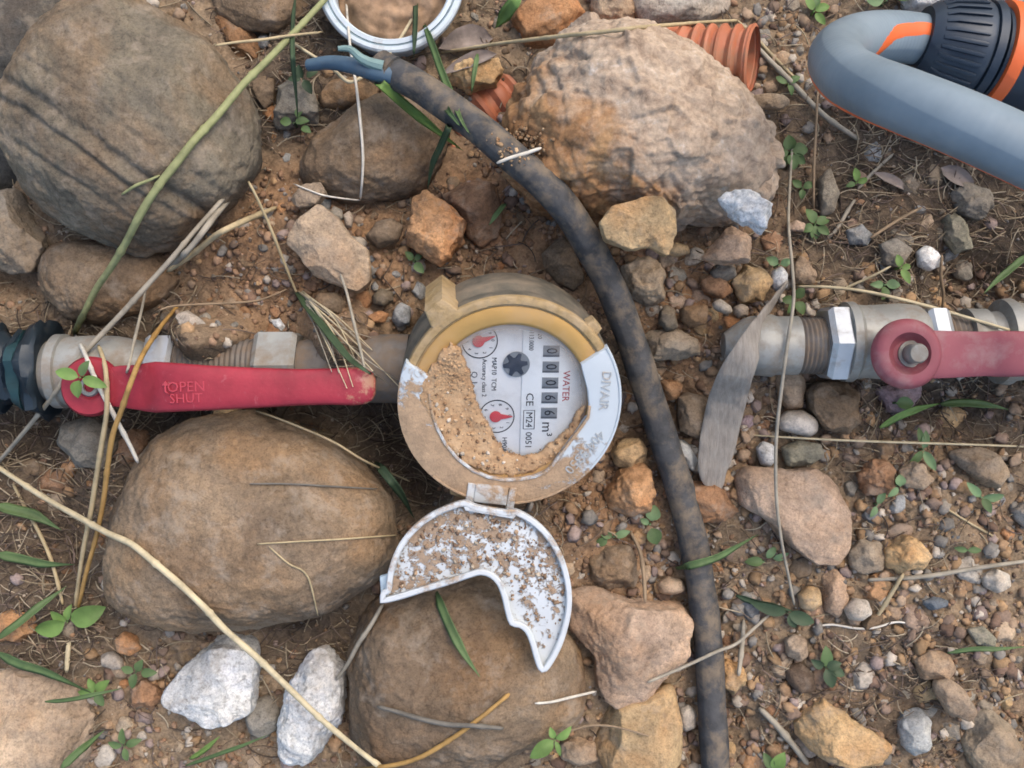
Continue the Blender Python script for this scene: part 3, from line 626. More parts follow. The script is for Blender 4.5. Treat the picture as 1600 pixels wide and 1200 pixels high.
def dusty_white(name, base, fx, fy, bias, gain, dirt=(188, 156, 120), nsc=110):
    """white plastic with dried mud; the mud thickens along local direction (fx, fy)"""
    g = NT(name); v, _ = g.coords(False)
    sp = g.n("ShaderNodeSeparateXYZ", i_0=v)
    lv = g.math('ADD', g.math('MULTIPLY', sp.outputs[0], fx), g.math('MULTIPLY', sp.outputs[1], fy))
    n = g.noise(v, nsc, 8, 0.72, 0.3)
    f = g.math('ADD', g.math('MULTIPLY', g.math('SUBTRACT', n, 0.5), gain), g.math('ADD', lv, bias), True)
    f = g.ramp(f, [(0.34, (0, 0, 0)), (0.60, (0.96,) * 3)])
    col = g.mix(g.ramp(g.noise(v, 60, 4), [(0.3, scale3(lin(base), 0.9)), (0.7, lin(base))]), g.ramp(g.noise(v, 300, 5, .7), [(0.3, scale3(lin(dirt), 0.7)), (0.7, scale3(lin(dirt), 1.15))]), f)
    g.set(Base_Color=col, Roughness=g.math('ADD', g.math('MULTIPLY', f, 0.5), 0.45), Specular_IOR_Level=0.35)
    h = g.math('MULTIPLY', f, g.noise(v, 700, 5, 0.7)); g.bump(h, 0.8, 0.0007)
    return g.m
M_cover = dusty_white("cover_white_muddy", (206, 214, 215), -15.0, -30.0, 0.16, 3.2)
M_lid = dusty_white("lid_floor_muddy", (216, 220, 218), -3.0, 14.0, 1.2, 5.0, (176, 150, 122), 240)
M_lidrim = dusty_white("lid_rim_white", (216, 219, 216), 0, 6.0, 0.62, 2.0)
body = mpart("body", ml([(-175, 60), (-175, 150), (-168, 166), (-140, 172), (-60, 172), (-52, 168), (-36, 168), (-30, 170), (-12, 168)], 128, caps=False), M_cast)
mpart("bezel_rim", ml([(-20, 168), (-8, 171), (-2, 169), (0, 165), (-1, 158), (-5, 156), (-6, 154), (-30, 154)], 128, caps=False), M_rim)
mpart("bezel", ml([(-30, 154), (-5.5, 153.5), (-4.5, 152), (-3.5, 130), (-5, 125.5), (-7, 124), (-40, 124)], 128, caps=False), M_brass)
def lug(px, py, w_, L, r0, z0, z1, nm):
    x, y, _ = mp(px, py); a = math.atan2(y, x)
    o = mpart(nm, xf(slab([(r0 * U, -w_ * U), ((r0 + L) * U, -w_ * 0.62 * U), ((r0 + L) * U, w_ * 0.62 * U), (r0 * U, w_ * U)], z0 * U, z1 * U, 3 * U), Matrix.Rotation(a, 4, 'Z')), M_rim)
lug(668, 470, 27, 36, 160, -150, -1.5, "wrench_lug")
lug(945, 500, 15, 22, 160, -40, -9, "wrench_lug")
lug(700, 830, 27, 30, 160, -150, -14, "wrench_lug")
# dial
dial = mpart("dial", ml([(-26, 123.9), (-22, 123.5), (-22, 0.5)], 96), M_dial)
panel = mpart("dial_panel", slab([mp(816 + 118 * 0, 0)[:2]] if 0 else [(19 * U, -118 * U)] + [(122 * math.cos(a) * U, 122 * math.sin(a) * U) for a in np.linspace(-1.41, 1.41, 40)] + [(19 * U, 118 * U)], -21.8 * U, -19.5 * U, 0.8 * U), M_dial2, dial)
def print_text(body_, px, py, size, mat, rot=-90, z=-19.1, ext=0.25, par=dial, nm="lettering", sx=1.0):
    V, F = text_mesh(body_, size * U, ext * U)
    M = Matrix.Translation(Vector(mp(px, py, z))) @ Matrix.Rotation(math.radians(rot), 4, 'Z') @ Matrix.Diagonal((sx, 1, 1, 1))
    return mpart(nm, xf((V, F), M), mat, par, smooth=False)
def ring(px, py, r, w_, z, mat, nm, par=dial):
    x, y, zz = mp(px, py, z)
    return mpart(nm, xf(ml([(0, r - w_ / 2), (0.5, r - w_ / 2), (0.5, r + w_ / 2), (0, r + w_ / 2)], 40, caps=False), Matrix.Translation((x, y, zz))), mat, par)
for k, (dgt, py) in enumerate((("0", 555.5), ("0", 580), ("0", 605), ("6", 628.5), ("6", 653))):
    x, y, z = mp(861, py, -19.2)
    wn_ = mpart("counter_window", box((x, y, z), 13 * U, 9.3 * U, 0.5 * U), M_win, dial)
    mpart("window_edge", box((x, y - 7.4 * U, z + 0.7 * U), 13 * U, 1.6 * U, 0.3 * U), M_grey, wn_)
    print_text(dgt, 861, py - 0.8, 25, M_black, z=-18.2, par=wn_, nm="digit", sx=0.8)
print_text("m³", 858, 679, 24, M_black)
print_text("CE", 829, 631, 17, M_black, sx=1.1)
mpart("lettering_frame", wall([mp(820.5, 648.5)[:2], mp(838, 648.5)[:2], mp(838, 678.5)[:2], mp(820.5, 678.5)[:2]], 1.3 * U, -19.3 * U, -18.7 * U, True), M_black, dial)
print_text("M24", 829, 663.5, 15, M_black); print_text("0051", 829, 697, 14.5, M_black)
print_text("0113.0000", 829, 538, 10.5, M_black, sx=0.8); print_text("1620", 842, 528, 9.5, M_black)
print_text("MAP10  TCM", 772, 592, 11, M_black, z=-21.6, sx=0.9); print_text("Accuracy class 2", 757, 598, 10, M_black, z=-21.6, sx=0.95)
print_text("Q 1", 741, 598, 14, M_grey, z=-21.6); print_text("H90A", 791, 705, 11, M_black, z=-21.6); print_text("1", 796, 517, 10, M_grey, z=-21.6)
print_text("WATER", 886, 610, 16, M_redprint, sx=0.95)
def small_dial(px, py, ang):
    r = ring(px, py, 27.5, 1.6, -21.7, M_black, "dial_ring")
    for k in range(10):
        a = math.radians(-90 * 0 - k * 36 + 4)
        print_text(str(k), px + 20.5 * math.cos(a), py - 20.5 * math.sin(a) * CT, 7.5, M_black, rot=-90, z=-21.6, par=r, nm="digit")
    x, y, z = mp(px - 2, py, -20.5)
    poly = [(9.5 * math.cos(a) * U, 9.5 * math.sin(a) * U) for a in np.linspace(0.5, 2 * math.pi - 0.5, 24)] + [(16 * U, -3 * U), (27 * U, -0.6 * U), (27 * U, 0.6 * U), (16 * U, 3 * U)]
    mpart("pointer", xf(slab(poly, 0, 1.2 * U, 0.3 * U), Matrix.Translation((x, y, z)) @ Matrix.Rotation(math.radians(ang), 4, 'Z')), M_red, r)
small_dial(778, 659, 0); small_dial(749, 541, 18)
x, y, z = mp(805, 576, -19.4)
star = [((19.5 if (i % 4) < 2 else 11.5) * math.cos(i * 2 * math.pi / 24) * U, (19.5 if (i % 4) < 2 else 11.5) * math.sin(i * 2 * math.pi / 24) * U) for i in range(24)]
sw = mpart("star_wheel_disc", xf(ml([(0, 21), (0.6, 20.5), (0.6, 0.3)], 32), Matrix.Translation((x + 2 * U, y, z))), M_win, dial)
mpart("star_wheel", xf(slab(star, 0.8 * U, 2.4 * U, 0.4 * U), Matrix.Translation((x, y, z))), plain("star_wheel_slate", (62, 70, 84), 0.5), dial)
# glass
g = NT("meter_glass"); g.t.nodes.remove(g.b)
fr = g.n("ShaderNodeValue"); fr.outputs[0].default_value = 0.055; tr = g.n("ShaderNodeBsdfTransparent"); gl = g.n("ShaderNodeBsdfGlossy", i_Roughness=0.08)
tr.inputs[0].default_value = (0.97, 0.97, 0.96, 1); v, _ = g.coords(False)
df = g.n("ShaderNodeBsdfDiffuse"); df.inputs[0].default_value = (*lin((196, 180, 160)), 1)
m1 = g.n("ShaderNodeMixShader"); m2 = g.n("ShaderNodeMixShader")
g.t.links.new(fr.outputs[0], m1.inputs[0]); g.t.links.new(tr.outputs[0], m1.inputs[1]); g.t.links.new(gl.outputs[0], m1.inputs[2])
ln = g.n("ShaderNodeVectorMath", operation='LENGTH', i_0=v).outputs["Value"]
rimf = g.math('MULTIPLY', g.math('POWER', g.math('MULTIPLY', ln, 1 / (124 * U), True), 9.0), 0.75)
g.t.links.new(g.math('MULTIPLY_ADD', g.math('ADD', rimf, g.ramp(g.noise(v, 70, 6, .7), [(0.45, (.02,) * 3), (0.78, (.22,) * 3)])), 0.9), m2.inputs[0])
m2.inputs[0].links[0].from_node.inputs[2].default_value = 0.0; g.t.links.new(m1.outputs[0], m2.inputs[1]); g.t.links.new(df.outputs[0], m2.inputs[2])
g.t.links.new(m2.outputs[0], g.out.inputs[0])
mpart("glass", ml([(-15, 123.8), (-13.4, 123.6), (-13, 122), (-13, 0.5)], 72, caps=False), g.m)
# white cover ring (open C) with its raised inner lip
arc = [(175 * math.cos(math.radians(a)), 175 * math.sin(math.radians(a))) for a in np.linspace(157, 392, 90)]
inner = [(905, 568), (911, 588), (918, 610), (921, 632), (920, 650), (908, 668), (894, 688), (880, 708), (866, 728), (856, 738), (838, 746), (815, 750), (790, 751), (765, 746), (740, 735), (716, 716), (697, 693), (684, 668), (675, 640), (671, 612), (673, 588)]
inn = [(mp(*q)[0], mp(*q)[1]) for q in inner]
cover = mpart("cover_ring", slab([(a * U, b * U) for a, b in arc] + inn, -10 * U, 7 * U, 1.6 * U), M_cover)
mpart("cover_lip", wall([(mp(*q)[0], mp(*q)[1]) for q in inner[3:20]], 4.5 * U, 5 * U, 10 * U), M_lidrim, cover)
mpart("cover_outer_edge", wall([(a * 0.985 * U, b * 0.985 * U) for a, b in arc[26:]], 4 * U, 5 * U, 8.6 * U), M_cover, cover)
M_emb = plain("embossed_white", (180, 184, 182), 0.5, 0.08, 200, 0.2, 0, (180, 160, 134), 200, 0.5, 0.7)
print_text("DIVAIR", 944, 608, 21, M_emb, rot=-92, z=7.6, ext=1.0, par=cover)
print_text("404 3350", 917, 706, 23, M_emb, rot=-128, z=7.6, ext=1.0, par=cover)
# hinge and lid
hb = mpart("hinge_block", xf(box((0, 0, 0), 27 * U, 16 * U, 9 * U), Matrix.Translation(mp(769, 774, 4)) @ Matrix.Rotation(math.radians(-7), 4, 'Z')), M_lidrim)
for s in (-1, 1):
    mpart("hinge_knuckle", xf(box((0, 0, 0), 6 * U, 22 * U, 7 * U), Matrix.Translation(mp(769 + s * 33, 780 + s * 4, 4)) @ Matrix.Rotation(math.radians(-7), 4, 'Z')), M_lidrim, hb)
lid_out = pts("597 939 600 926 607 922 610 900 618 872 632 845 652 822 676 804 702 792 726 785 745 792 790 800 806 799 830 812 850 830 866 852 879 880 887 912 889 942 885 972 876 1004 864 1030 852 1048 845 1046 838 1026 832 1004 824 986 812 977 800 974 793 952 788 930 780 910 768 898 752 893 735 897 700 909 660 921 625 932")
LM = MROT.inverted() @ MLOC.inverted()
ZL = 0.0395
def lidw(q, z): p = P(q[0], q[1], ZL); return (p.x, p.y, p.z + z)
def lidpart(nm, VF, mat, par): return mpart(nm, xf(VF, LM), mat, par)
base2 = [lidw(q, 0)[:2] for q in lid_out]
def tiltz(VF, k=0.10):
    return [(v_[0], v_[1], v_[2] + (v_[1] - P(770, 800, ZL).y) * k + 0.001) for v_ in VF[0]], VF[1]
lid = lidpart("lid", tiltz(slab(base2, ZL - 0.0012, ZL, 0.0003)), M_lid, meter)
rim = np.array(base2); ctr2 = rim.mean(0)
lidpart("lid_rim", tiltz(wall(catmull(np.c_[np.vstack([rim, rim[:1]]), np.zeros(len(rim) + 1)], 0.0015)[:-1, :2], 0.0021, ZL - 0.0016, ZL + 0.0030, True)), M_lidrim, lid)
lidpart("lid_tab", tiltz(slab([lidw(q, 0)[:2] for q in pts("592 903 607 899 608 936 594 941")], ZL - 0.004, ZL - 0.0006, 0.0004)), plain("lid_tab_bluish", (188, 204, 210), 0.5, 0.1), lid)
lidpart("lid_bar", tiltz(slab([lidw(q, 0)[:2] for q in pts("725 790 728 796 802 809 808 802 804 799 730 788")], ZL - 0.001, ZL + 0.0028, 0.0004)), M_lidrim, lid)
# dried soil washed over dial and cover
dirt_poly = [mp(*q)[:2] for q in pts("652 612 662 590 676 572 690 552 704 538 716 545 722 566 733 588 738 612 746 640 760 664 774 690 790 712 820 722 850 714 880 690 900 664 914 640 909 676 890 702 866 728 838 744 800 748 762 742 730 726 700 700 676 660 660 640")]
st_ = 1.6 * U; xs = np.arange(-150, 125) * 1.6 / 1.6 * U; ys = np.arange(-135, 110) * U
DX, DY = np.meshgrid(xs, ys); dx, dy = DX.ravel(), DY.ravel()
sd = poly_dist(dx, dy, dirt_poly) / U * np.where(in_poly(dx, dy, dirt_poly), 1, -1)
p3 = np.stack([dx, dy, 0 * dx], 1); sd = sd + 5 * fbm(p3 / (14 * U), 91, 3)
rr = np.hypot(dx, dy) / U
wl = 1 / (1 + np.exp((dx / U + 20) / 40))                       # deeper on the side away from the counter
base_ = -13 + (6 + 13 * wl) * np.clip((rr - 70) / 54, 0, 1) ** 1.5
clod = np.exp(-((dx / U + 92) ** 2 + (dy / U - 48) ** 2) / 900)
hz = base_ + np.clip(sd * 0.35, -3, 3) + 1.5 * fbm(p3 / (16 * U), 92, 3) + (0.8 + 4.5 * clod) * np.abs(fbm(p3 / (6 * U), 93, 3)) * 1.4
hz = np.minimum(hz, 8.5 + 2 * fbm(p3 / (10 * U), 94, 2))
hz = np.where(sd < 0, np.maximum(-13 + sd * 1.5, -20), hz)
keep = (sd > -2.5) & (rr < 142)
nxx, nyy = len(xs), len(ys); idx = np.arange(nxx * nyy).reshape(nyy, nxx)
q4 = np.stack([idx[:-1, :-1], idx[:-1, 1:], idx[1:, 1:], idx[1:, :-1]], -1).reshape(-1, 4)
q4 = q4[keep[q4].all(1)]; used, inv = np.unique(q4, return_inverse=True)
gp = NT("powdery_soil"); v, _ = gp.coords(False)
cc = gp.ramp(gp.noise(v, 140, 7, .7, .3), [(0.3, lin((148, 116, 86))), (0.5, lin((190, 156, 118))), (0.72, lin((206, 176, 140)))])
gp.set(Base_Color=cc, Roughness=0.98, Specular_IOR_Level=0.1); gp.bump(gp.noise(v, 1100, 5, .7), 0.7, 0.0005)
M_powder = gp.m
dirt = link("soil_deposit", mesh("soil_deposit", np.stack([dx, dy, hz * U], 1)[used], inv.reshape(-1, 4), M_powder), meter.location)
dirt.rotation_euler = meter.rotation_euler; tag(dirt, "tan dried soil lying over the meter's dial and cover", "soil", kind="stuff")
for i in range(0, 360, 5):                                          # the meter on the height map
    for r in range(0, 176, 8): 
        vv = MLOC @ MROT @ Vector((r * U * math.cos(math.radians(i)), r * U * math.sin(math.radians(i)), 0.008 if r > 120 else 0)); hm_add(np.array([vv[:]]))
occupied.append([(797 + 182 * math.cos(a), 618 + 190 * math.sin(a)) for a in np.linspace(0, 6.28, 40)])
occupied.append(lid_out)

# ---------------------------------------------------------------- ball valves
M_zinc = plain("galvanised_grey", (164, 162, 152), 0.5, 0.18, 90, 0.25, 0.35, (138, 120, 98), 80, 0.46, 0.68, dmax=0.85)
M_zincd = plain("thread_dark_grey", (118, 110, 100), 0.6, 0.3, 150, 0.4, 0.25, (128, 108, 86), 90, 0.42, 0.62, dmax=0.9)
M_shiny = plain("nut_pale_metal", (196, 198, 196), 0.38, 0.1, 120, 0.15, 0.5, (150, 134, 112), 90, 0.54, 0.74, dmax=0.75)
M_enam = plain("red_enamel_worn", (178, 36, 52), 0.48, 0.14, 60, 0.15, 0, (150, 96, 84), 160, 0.60, 0.78, dmax=0.6)
M_enam2 = plain("red_enamel_faded", (154, 84, 88), 0.55, 0.14, 60, 0.25, 0, (176, 148, 140), 90, 0.50, 0.74, dmax=0.6)
gw = NT("red_enamel_worn_tip"); v, _ = gw.coords(False); spx = gw.n("ShaderNodeSeparateXYZ", i_0=v)
wf = gw.math('ADD', gw.math('MULTIPLY', gw.math('SUBTRACT', spx.outputs[0], 0.0), 80.0), gw.math('MULTIPLY', gw.math('SUBTRACT', gw.noise(v, 260, 6, .7), 0.5), 3.4))
def vx(px, py, z): return tuple(P(px, py, z))
def handle(root, secs, mat, nm="lever"):
    return part(nm, loft([(vx(px, py, z), (0, hw * S * (H - z) / H, 0), (0, 0, th)) for px, py, z, hw, th in secs], 24, 3.0), mat, root)
# --- the valve on the inlet side
zv, yv = 0.017, 566
v1 = thing("ball_valve", P(150, yv, zv), "grey ball valve with the long red lever reading OPEN SHUT", "ball valve")
def X(px, z=zv): return P(px, 0, z).x
def turned(root, nm, prof, py, z, mat, seg=40):
    c = P(0, py, z); k = S * (H - z) / H
    return part(nm, lathe([(X(px, z), r * k) for px, r in prof], seg, 'x', (0, c.y, c.z)), mat, root)
def hexnut(root, nm, x0, x1, R, py, z, mat, rot=math.pi / 6, n=6):
    c = P(0, py, z); k = S * (H - z) / H
    return part(nm, prism(X(x0, z), X(x1, z), R * k, n, (0, c.y, c.z), rot), mat, root)
vb = turned(v1, "valve_body", [(70, 36), (74, 46), (90, 52), (112, 54), (140, 56), (185, 55), (212, 50), (228, 44), (238, 40)], yv + 14, zv, M_zinc)
turned(v1, "collar", [(86, 50), (90, 58), (104, 58), (108, 50)], yv + 14, zv, M_zinc)
hexnut(v1, "hex_end", 236, 280, 54, yv + 6, zv, M_shiny)
tp = turned(v1, "threaded_tail", [(278, 40)] + [(280 + i * 4, 41 + 2.0 * (i % 2)) for i in range(32)] + [(406, 41)], yv + 6, zv, M_zincd)
hexnut(v1, "union_nut", 404, 470, 60, yv + 6, zv, M_zinc)
turned(v1, "meter_spigot", [(468, 44), (480, 46), (560, 46), (566, 52), (600, 54), (640, 54)], yv + 10, zv, M_zincd)
lev = handle(v1, [(168, 604, .0385, 30, .0014), (190, 604, .0386, 33, .0016), (212, 605, .039, 35, .0017), (228, 605, .0405, 38, .0019), (243, 605, .0435, 40, .0024), (262, 605, .0452, 39, .0028), (320, 606, .0455, 35.5, .0030), (400, 606, .0455, 31.5, .0030), (470, 605, .0455, 28.5, .0030), (520, 604, .0455, 28.5, .0030), (553, 603.5, .0455, 30, .0030), (572, 603.5, .0453, 28, .0028), (582, 603.5, .0450, 22, .0022), (587, 603.5, .0448, 12, .0012)], None)
wlp = P(536, 600, .0455).x - v1.location.x
wf.node.inputs[0].links[0].from_node.inputs[0].links[0].from_node.inputs[1].default_value = wlp
colr = gw.mix(gw.ramp(gw.noise(v, 70, 6, .65), [(0.3, scale3(lin((150, 38, 50)), .8)), (0.7, scale3(lin((168, 48, 60)), 1.1))]), lin((186, 152, 116)), gw.ramp(wf, [(0.45, (0, 0, 0)), (0.85, (.62,) * 3)]))
colr = gw.mix(colr, lin((196, 130, 128)), gw.ramp(gw.noise(v, 210, 6, .75, .6), [(0.60, (0, 0, 0)), (0.76, (.55,) * 3)]))
gw.set(Base_Color=colr, Roughness=0.5); gw.bump(gw.noise(v, 500, 5, .65), 0.3, 0.0005)
lev.data.materials.append(gw.m)
k_ = S * (H - .038) / H; c_ = P(143, 604, .038)
eye = part("lever_eye", lathe([(-.0018, 17 * k_), (-.0018, 44 * k_), (-.0006, 47 * k_), (.0006, 47 * k_), (.0020, 43 * k_), (.0022, 22 * k_), (.0014, 17 * k_)], 40, 'z', tuple(c_)), gw.m, v1)
st = part("stem", lathe([(-.014, 16 * k_), (.0016, 16 * k_), (.0024, 14 * k_), (.0024, 9 * k_), (.0010, 8.5 * k_), (.0010, 0.4 * k_)], 28, 'z', tuple(c_)), M_zinc, v1)
part("stem_nut", prism(0, .003, 24 * k_, 6, (0, 0, 0)), M_zinc, st) if 0 else None
def emboss(root, body_, px, py, z, size, mat, rot=0, ext=.0003, nm="lettering"):
    k = S * (H - z) / H; V, F = text_mesh(body_, size * k, ext)
    return part(nm, xf((V, F), Matrix.Translation(P(px, py, z)) @ Matrix.Rotation(math.radians(rot), 4, 'Z')), mat, root, smooth=False)
M_embr = plain("red_embossed", (184, 66, 76), 0.45, 0.12, 100, 0.2)
emboss(lev, "OPEN", 291, 605, .0483, 23, M_embr, 2); emboss(lev, "SHUT", 291, 623, .0482, 21, M_embr, 2)
part("arrow_mark", xf(slab([(.0012, -.0022), (.0016, -.0026), (.0003, -.0012), (.0003, .0008), (.0012, .0008), (.00, .0024), (-.0012, .0008), (-.0003, .0008), (-.0003, -.0014)], 0, .0005), Matrix.Translation(P(259, 606, .0480))), M_embr, lev)
# --- the valve on the outlet side
zv2, yv2 = 0.020, 540
v2 = thing("ball_valve", P(1380, yv2, zv2), "grey ball valve with the faded pinkish red lever beside the strap", "ball valve")
turned(v2, "tapered_tail", [(1130, 20), (1160, 42), (1172, 46), (1205, 49), (1212, 46), (1245, 46)], yv2, zv2, M_zinc)
turned(v2, "threaded_nipple", [(1243, 44)] + [(1246 + i * 3.6, 43 + 2.4 * (i % 2)) for i in range(13)] + [(1292, 44)], yv2, zv2, M_zincd)
hexnut(v2, "hex_end", 1284, 1322, 64, yv2 - 4, zv2, M_shiny, math.pi / 6 + 0.05)
turned(v2, "valve_body", [(1316, 52), (1318, 62), (1330, 63), (1336, 58), (1352, 57), (1400, 60), (1428, 58), (1440, 50)], yv2 - 6, zv2, M_zinc)
hexnut(v2, "hex_end", 1438, 1472, 60, yv2 - 6, zv2, M_shiny, math.pi / 6 + 0.05)
turned(v2, "threaded_nipple", [(1470, 42)] + [(1472 + i * 3.8, 42 + 2.2 * (i % 2)) for i in range(9)] + [(1508, 42)], yv2 - 6, zv2, M_zincd)
turned(v2, "adapter", [(1504, 40), (1506, 52), (1536, 52), (1540, 46), (1556, 48), (1560, 66), (1574, 68), (1582, 62), (1600, 60), (1700, 60), (1760, 58)], yv2 - 6, zv2, M_zinc)
handle(v2, [(1455, 554, .0425, 38, .0016), (1480, 554, .0425, 37, .0017), (1540, 553, .043, 35, .0018), (1556, 553, .0442, 36, .0024), (1580, 553, .0462, 36, .0028), (1650, 553, .0465, 34, .003), (1750, 553, .0465, 31, .003), (1840, 553, .0465, 29, .003), (1862, 553, .0462, 22, .0022), (1868, 553, .046, 10, .001)], M_enam2)
k2 = S * (H - .042) / H; c2 = P(1416, 553, .042)
part("lever_eye", lathe([(-.002, 20 * k2), (-.002, 50 * k2), (-.0006, 55 * k2), (.0010, 55 * k2), (.0030, 49 * k2), (.0038, 42 * k2), (.0036, 33 * k2), (.0010, 27 * k2), (-.0002, 20 * k2)], 48, 'z', tuple(c2)), M_enam2, v2)
c3 = P(1424, 553, .042)
part("stem", lathe([(-.018, 17 * k2), (-.004, 17 * k2), (-.002, 21 * k2), (.0004, 21 * k2), (.0004, 15.5 * k2), (.0062, 15.5 * k2), (.0070, 13 * k2), (.0070, .4 * k2)], 28, 'z', tuple(c3)), M_zinc, v2)
for t in np.linspace(0, 1, 60):
    for s in (-1, 0, 1):
        hm_add(np.array([P(190 + 400 * t, 605 + 26 * s, .0485)[:], P(1440 + 200 * t, 553 + 26 * s, .0495)[:], P(70 + 560 * t, yv + 8 + 30 * s, zv + .011)[:], P(1165 + 440 * t, yv2 + 30 * s, zv2 + .012)[:]]))
for a in np.linspace(0, 6.2, 30):
    for r in (10, 25, 40): hm_add(np.array([P(143 + r * math.cos(a), 604 + r * math.sin(a), .0405)[:]]))
occupied += [pts("0 500 80 500 90 520 620 515 630 640 240 655 70 660 0 700"), pts("1150 490 1300 470 1600 465 1600 605 1150 595")]

# ---------------------------------------------------------------- black coupling at the edge
M_pvc = plain("black_pipe_plastic", (44, 54, 60), 0.42, 0.3, 60, 0.3, 0, (96, 92, 82), 120, 0.56, 0.72, dmax=0.6)
cpl = thing("pipe_coupling", P(20, 575, .016), "creased black plastic pipe coupling joined to the valve with the bright red lever", "pipe coupling")
def wob(VF, amp, seed):
    V = np.asarray(VF[0], float); nn = fbm(V / 0.012, seed, 3) - 1.3 * np.abs(perlin(V * np.array([1.2, .6, .6]) / 0.010, seed + 9)); c0 = np.array([0, P(0, 578, .016).y, .016]); d = V - c0; d[:, 0] = 0
    return V + d * (nn * amp)[:, None], VF[1]
c = P(0, 578, .016); k = S * (H - .016) / H
def cl(prof, seg=36): return lathe([(X(px, .016), r * k) for px, r in prof], seg, 'x', (0, c.y, c.z))
part("sleeve", wob(cl([(-160, 60), (-40, 62), (-10, 62), (10, 60), (22, 56), (34, 62), (50, 68), (64, 76), (76, 80), (80, 76), (80, 66)]), 0.26, 201), M_pvc, cpl)
for x0 in (-30, -2, 26): part("grip_ridge", wob(cl([(x0, 58), (x0 + 3, 67), (x0 + 11, 67), (x0 + 14, 58)]), 0.26, 201), M_pvc, cpl)
part("clamp_ring", wob(cl([(36, 60), (38, 70), (52, 72), (54, 64)]), 0.26, 201), plain("dark_teal_plastic", (38, 66, 68), 0.45, 0.2), cpl)

# ---------------------------------------------------------------- cable
M_cable = plain("cable_sheath_dusty", (78, 77, 75), 0.62, 0.35, 160, 0.6, 0, (146, 128, 104), 95, 0.45, 0.64, dmax=0.7, spec=0.25)
cab = [(596,108,.031),(622,118,.034),(650,132,.036),(700,166,.039),(750,202,.042),(800,245,.044),(850,288,.044),(890,334,.041),(925,392,.034),(957,455,.028),(986,530,.022),(1012,610,.017),(1040,696,.013),(1064,770,.0105),(1084,850,.0085),(1097,930,.007),(1107,1010,.006),(1112,1100,.0055),(1118,1200,.005),(1124,1300,.005)]
cp = catmull([P(*q)[:] for q in cab], .0025)
cable = thing("cable", P(1040, 696, .0), "thick dusty black cable snaking past the meter down to the lower rim", "cable")
cr = .0056 + .00025 * np.sin(np.arange(len(cp)) * 0.7) * 0.4 + 0.0002 * perlin(np.stack([np.arange(len(cp)) * .21, 0 * cp[:, 0], 0 * cp[:, 0]], 1), 7)
part("sheath", tube(cp, cr, 20), M_cable, cable)
M_blue = plain("blue_insulation", (84, 106, 120), 0.5, 0.15, 100, 0.15, 0, (120, 116, 108), 80, 0.52, 0.7, dmax=0.7)
M_teal = plain("teal_frayed_strip", (120, 146, 140), 0.6, 0.2, 140, 0.3)
part("blue_core", tube(catmull([P(*q)[:] for q in ((612,118,.036),(585,112,.0365),(548,102,.034),(515,98,.030),(482,102,.026))], .002), np.linspace(.0036, .0022, len(catmull([P(*q)[:] for q in ((612,118,.036),(585,112,.0365),(548,102,.034),(515,98,.030),(482,102,.026))], .002))), 12), M_blue, cable)
part("frayed_strip", tube(catmull([P(*q)[:] for q in ((598,104,.039),(575,97,.040),(560,88,.041),(546,76,.042),(528,76,.043))], .002), np.linspace(.0022, .0009, len(catmull([P(*q)[:] for q in ((598,104,.039),(575,97,.040),(560,88,.041),(546,76,.042),(528,76,.043))], .002))), 8), M_teal, cable)
part("end_cuff", tube(catmull([P(*q)[:] for q in ((592,104,.032),(602,110,.033),(616,116,.0345))], .001), .0062, 20), M_cable, cable)
hm_add(cp + np.array([0, 0, .0056])); hm_add(cp + np.array([.003, 0, .0046])); hm_add(cp + np.array([-.003, 0, .0046]))
for (a, b, _), (c_, d_, _) in zip(cab[:-1], cab[1:]): occupied.append([(a - 24, b - 6), (a + 24, b - 6), (c_ + 24, d_ + 6), (c_ - 24, d_ + 6)])

# ---------------------------------------------------------------- corrugated conduit
M_cond = plain("conduit_terracotta", (192, 118, 84), 0.5, 0.12, 90, 0.15, 0, (170, 142, 112), 70, 0.48, 0.68, dmax=0.7)
cd = catmull([P(*q)[:] for q in ((672,268,-.018),(700,232,-.0125),(732,196,-.0105),(772,160,-.0085),(830,128,-.016),(900,108,-.010),(980,96,.008),(1060,90,.020),(1120,90,.026),(1176,92,.031))], .0005)
sarc = np.concatenate([[0], np.cumsum(np.linalg.norm(np.diff(cd, axis=0), axis=1))])
prof_r = .0110 + .0010 * np.tanh(2.2 * np.sin(2 * math.pi * sarc / .0047))
con = thing("corrugated_conduit", P(1120, 90, 0), "terracotta corrugated conduit passing under the rough boulder with an open end", "conduit")
V, F = tube(cd[::2], prof_r[::2], 28, cap=False); part("outer_wall", (V, F), M_cond, con)
part("inner_wall", tube(cd[-60::4], .0098, 28, cap=False), M_cond, con)
Tn = (cd[-1] - cd[-3]); Tn /= np.linalg.norm(Tn); part("end_lip", tube([cd[-1] - Tn * .0008, cd[-1] - Tn * .0002, cd[-1] + Tn * .0004], [.0121, .0123, .0112], 28, cap=False), M_cond, con)

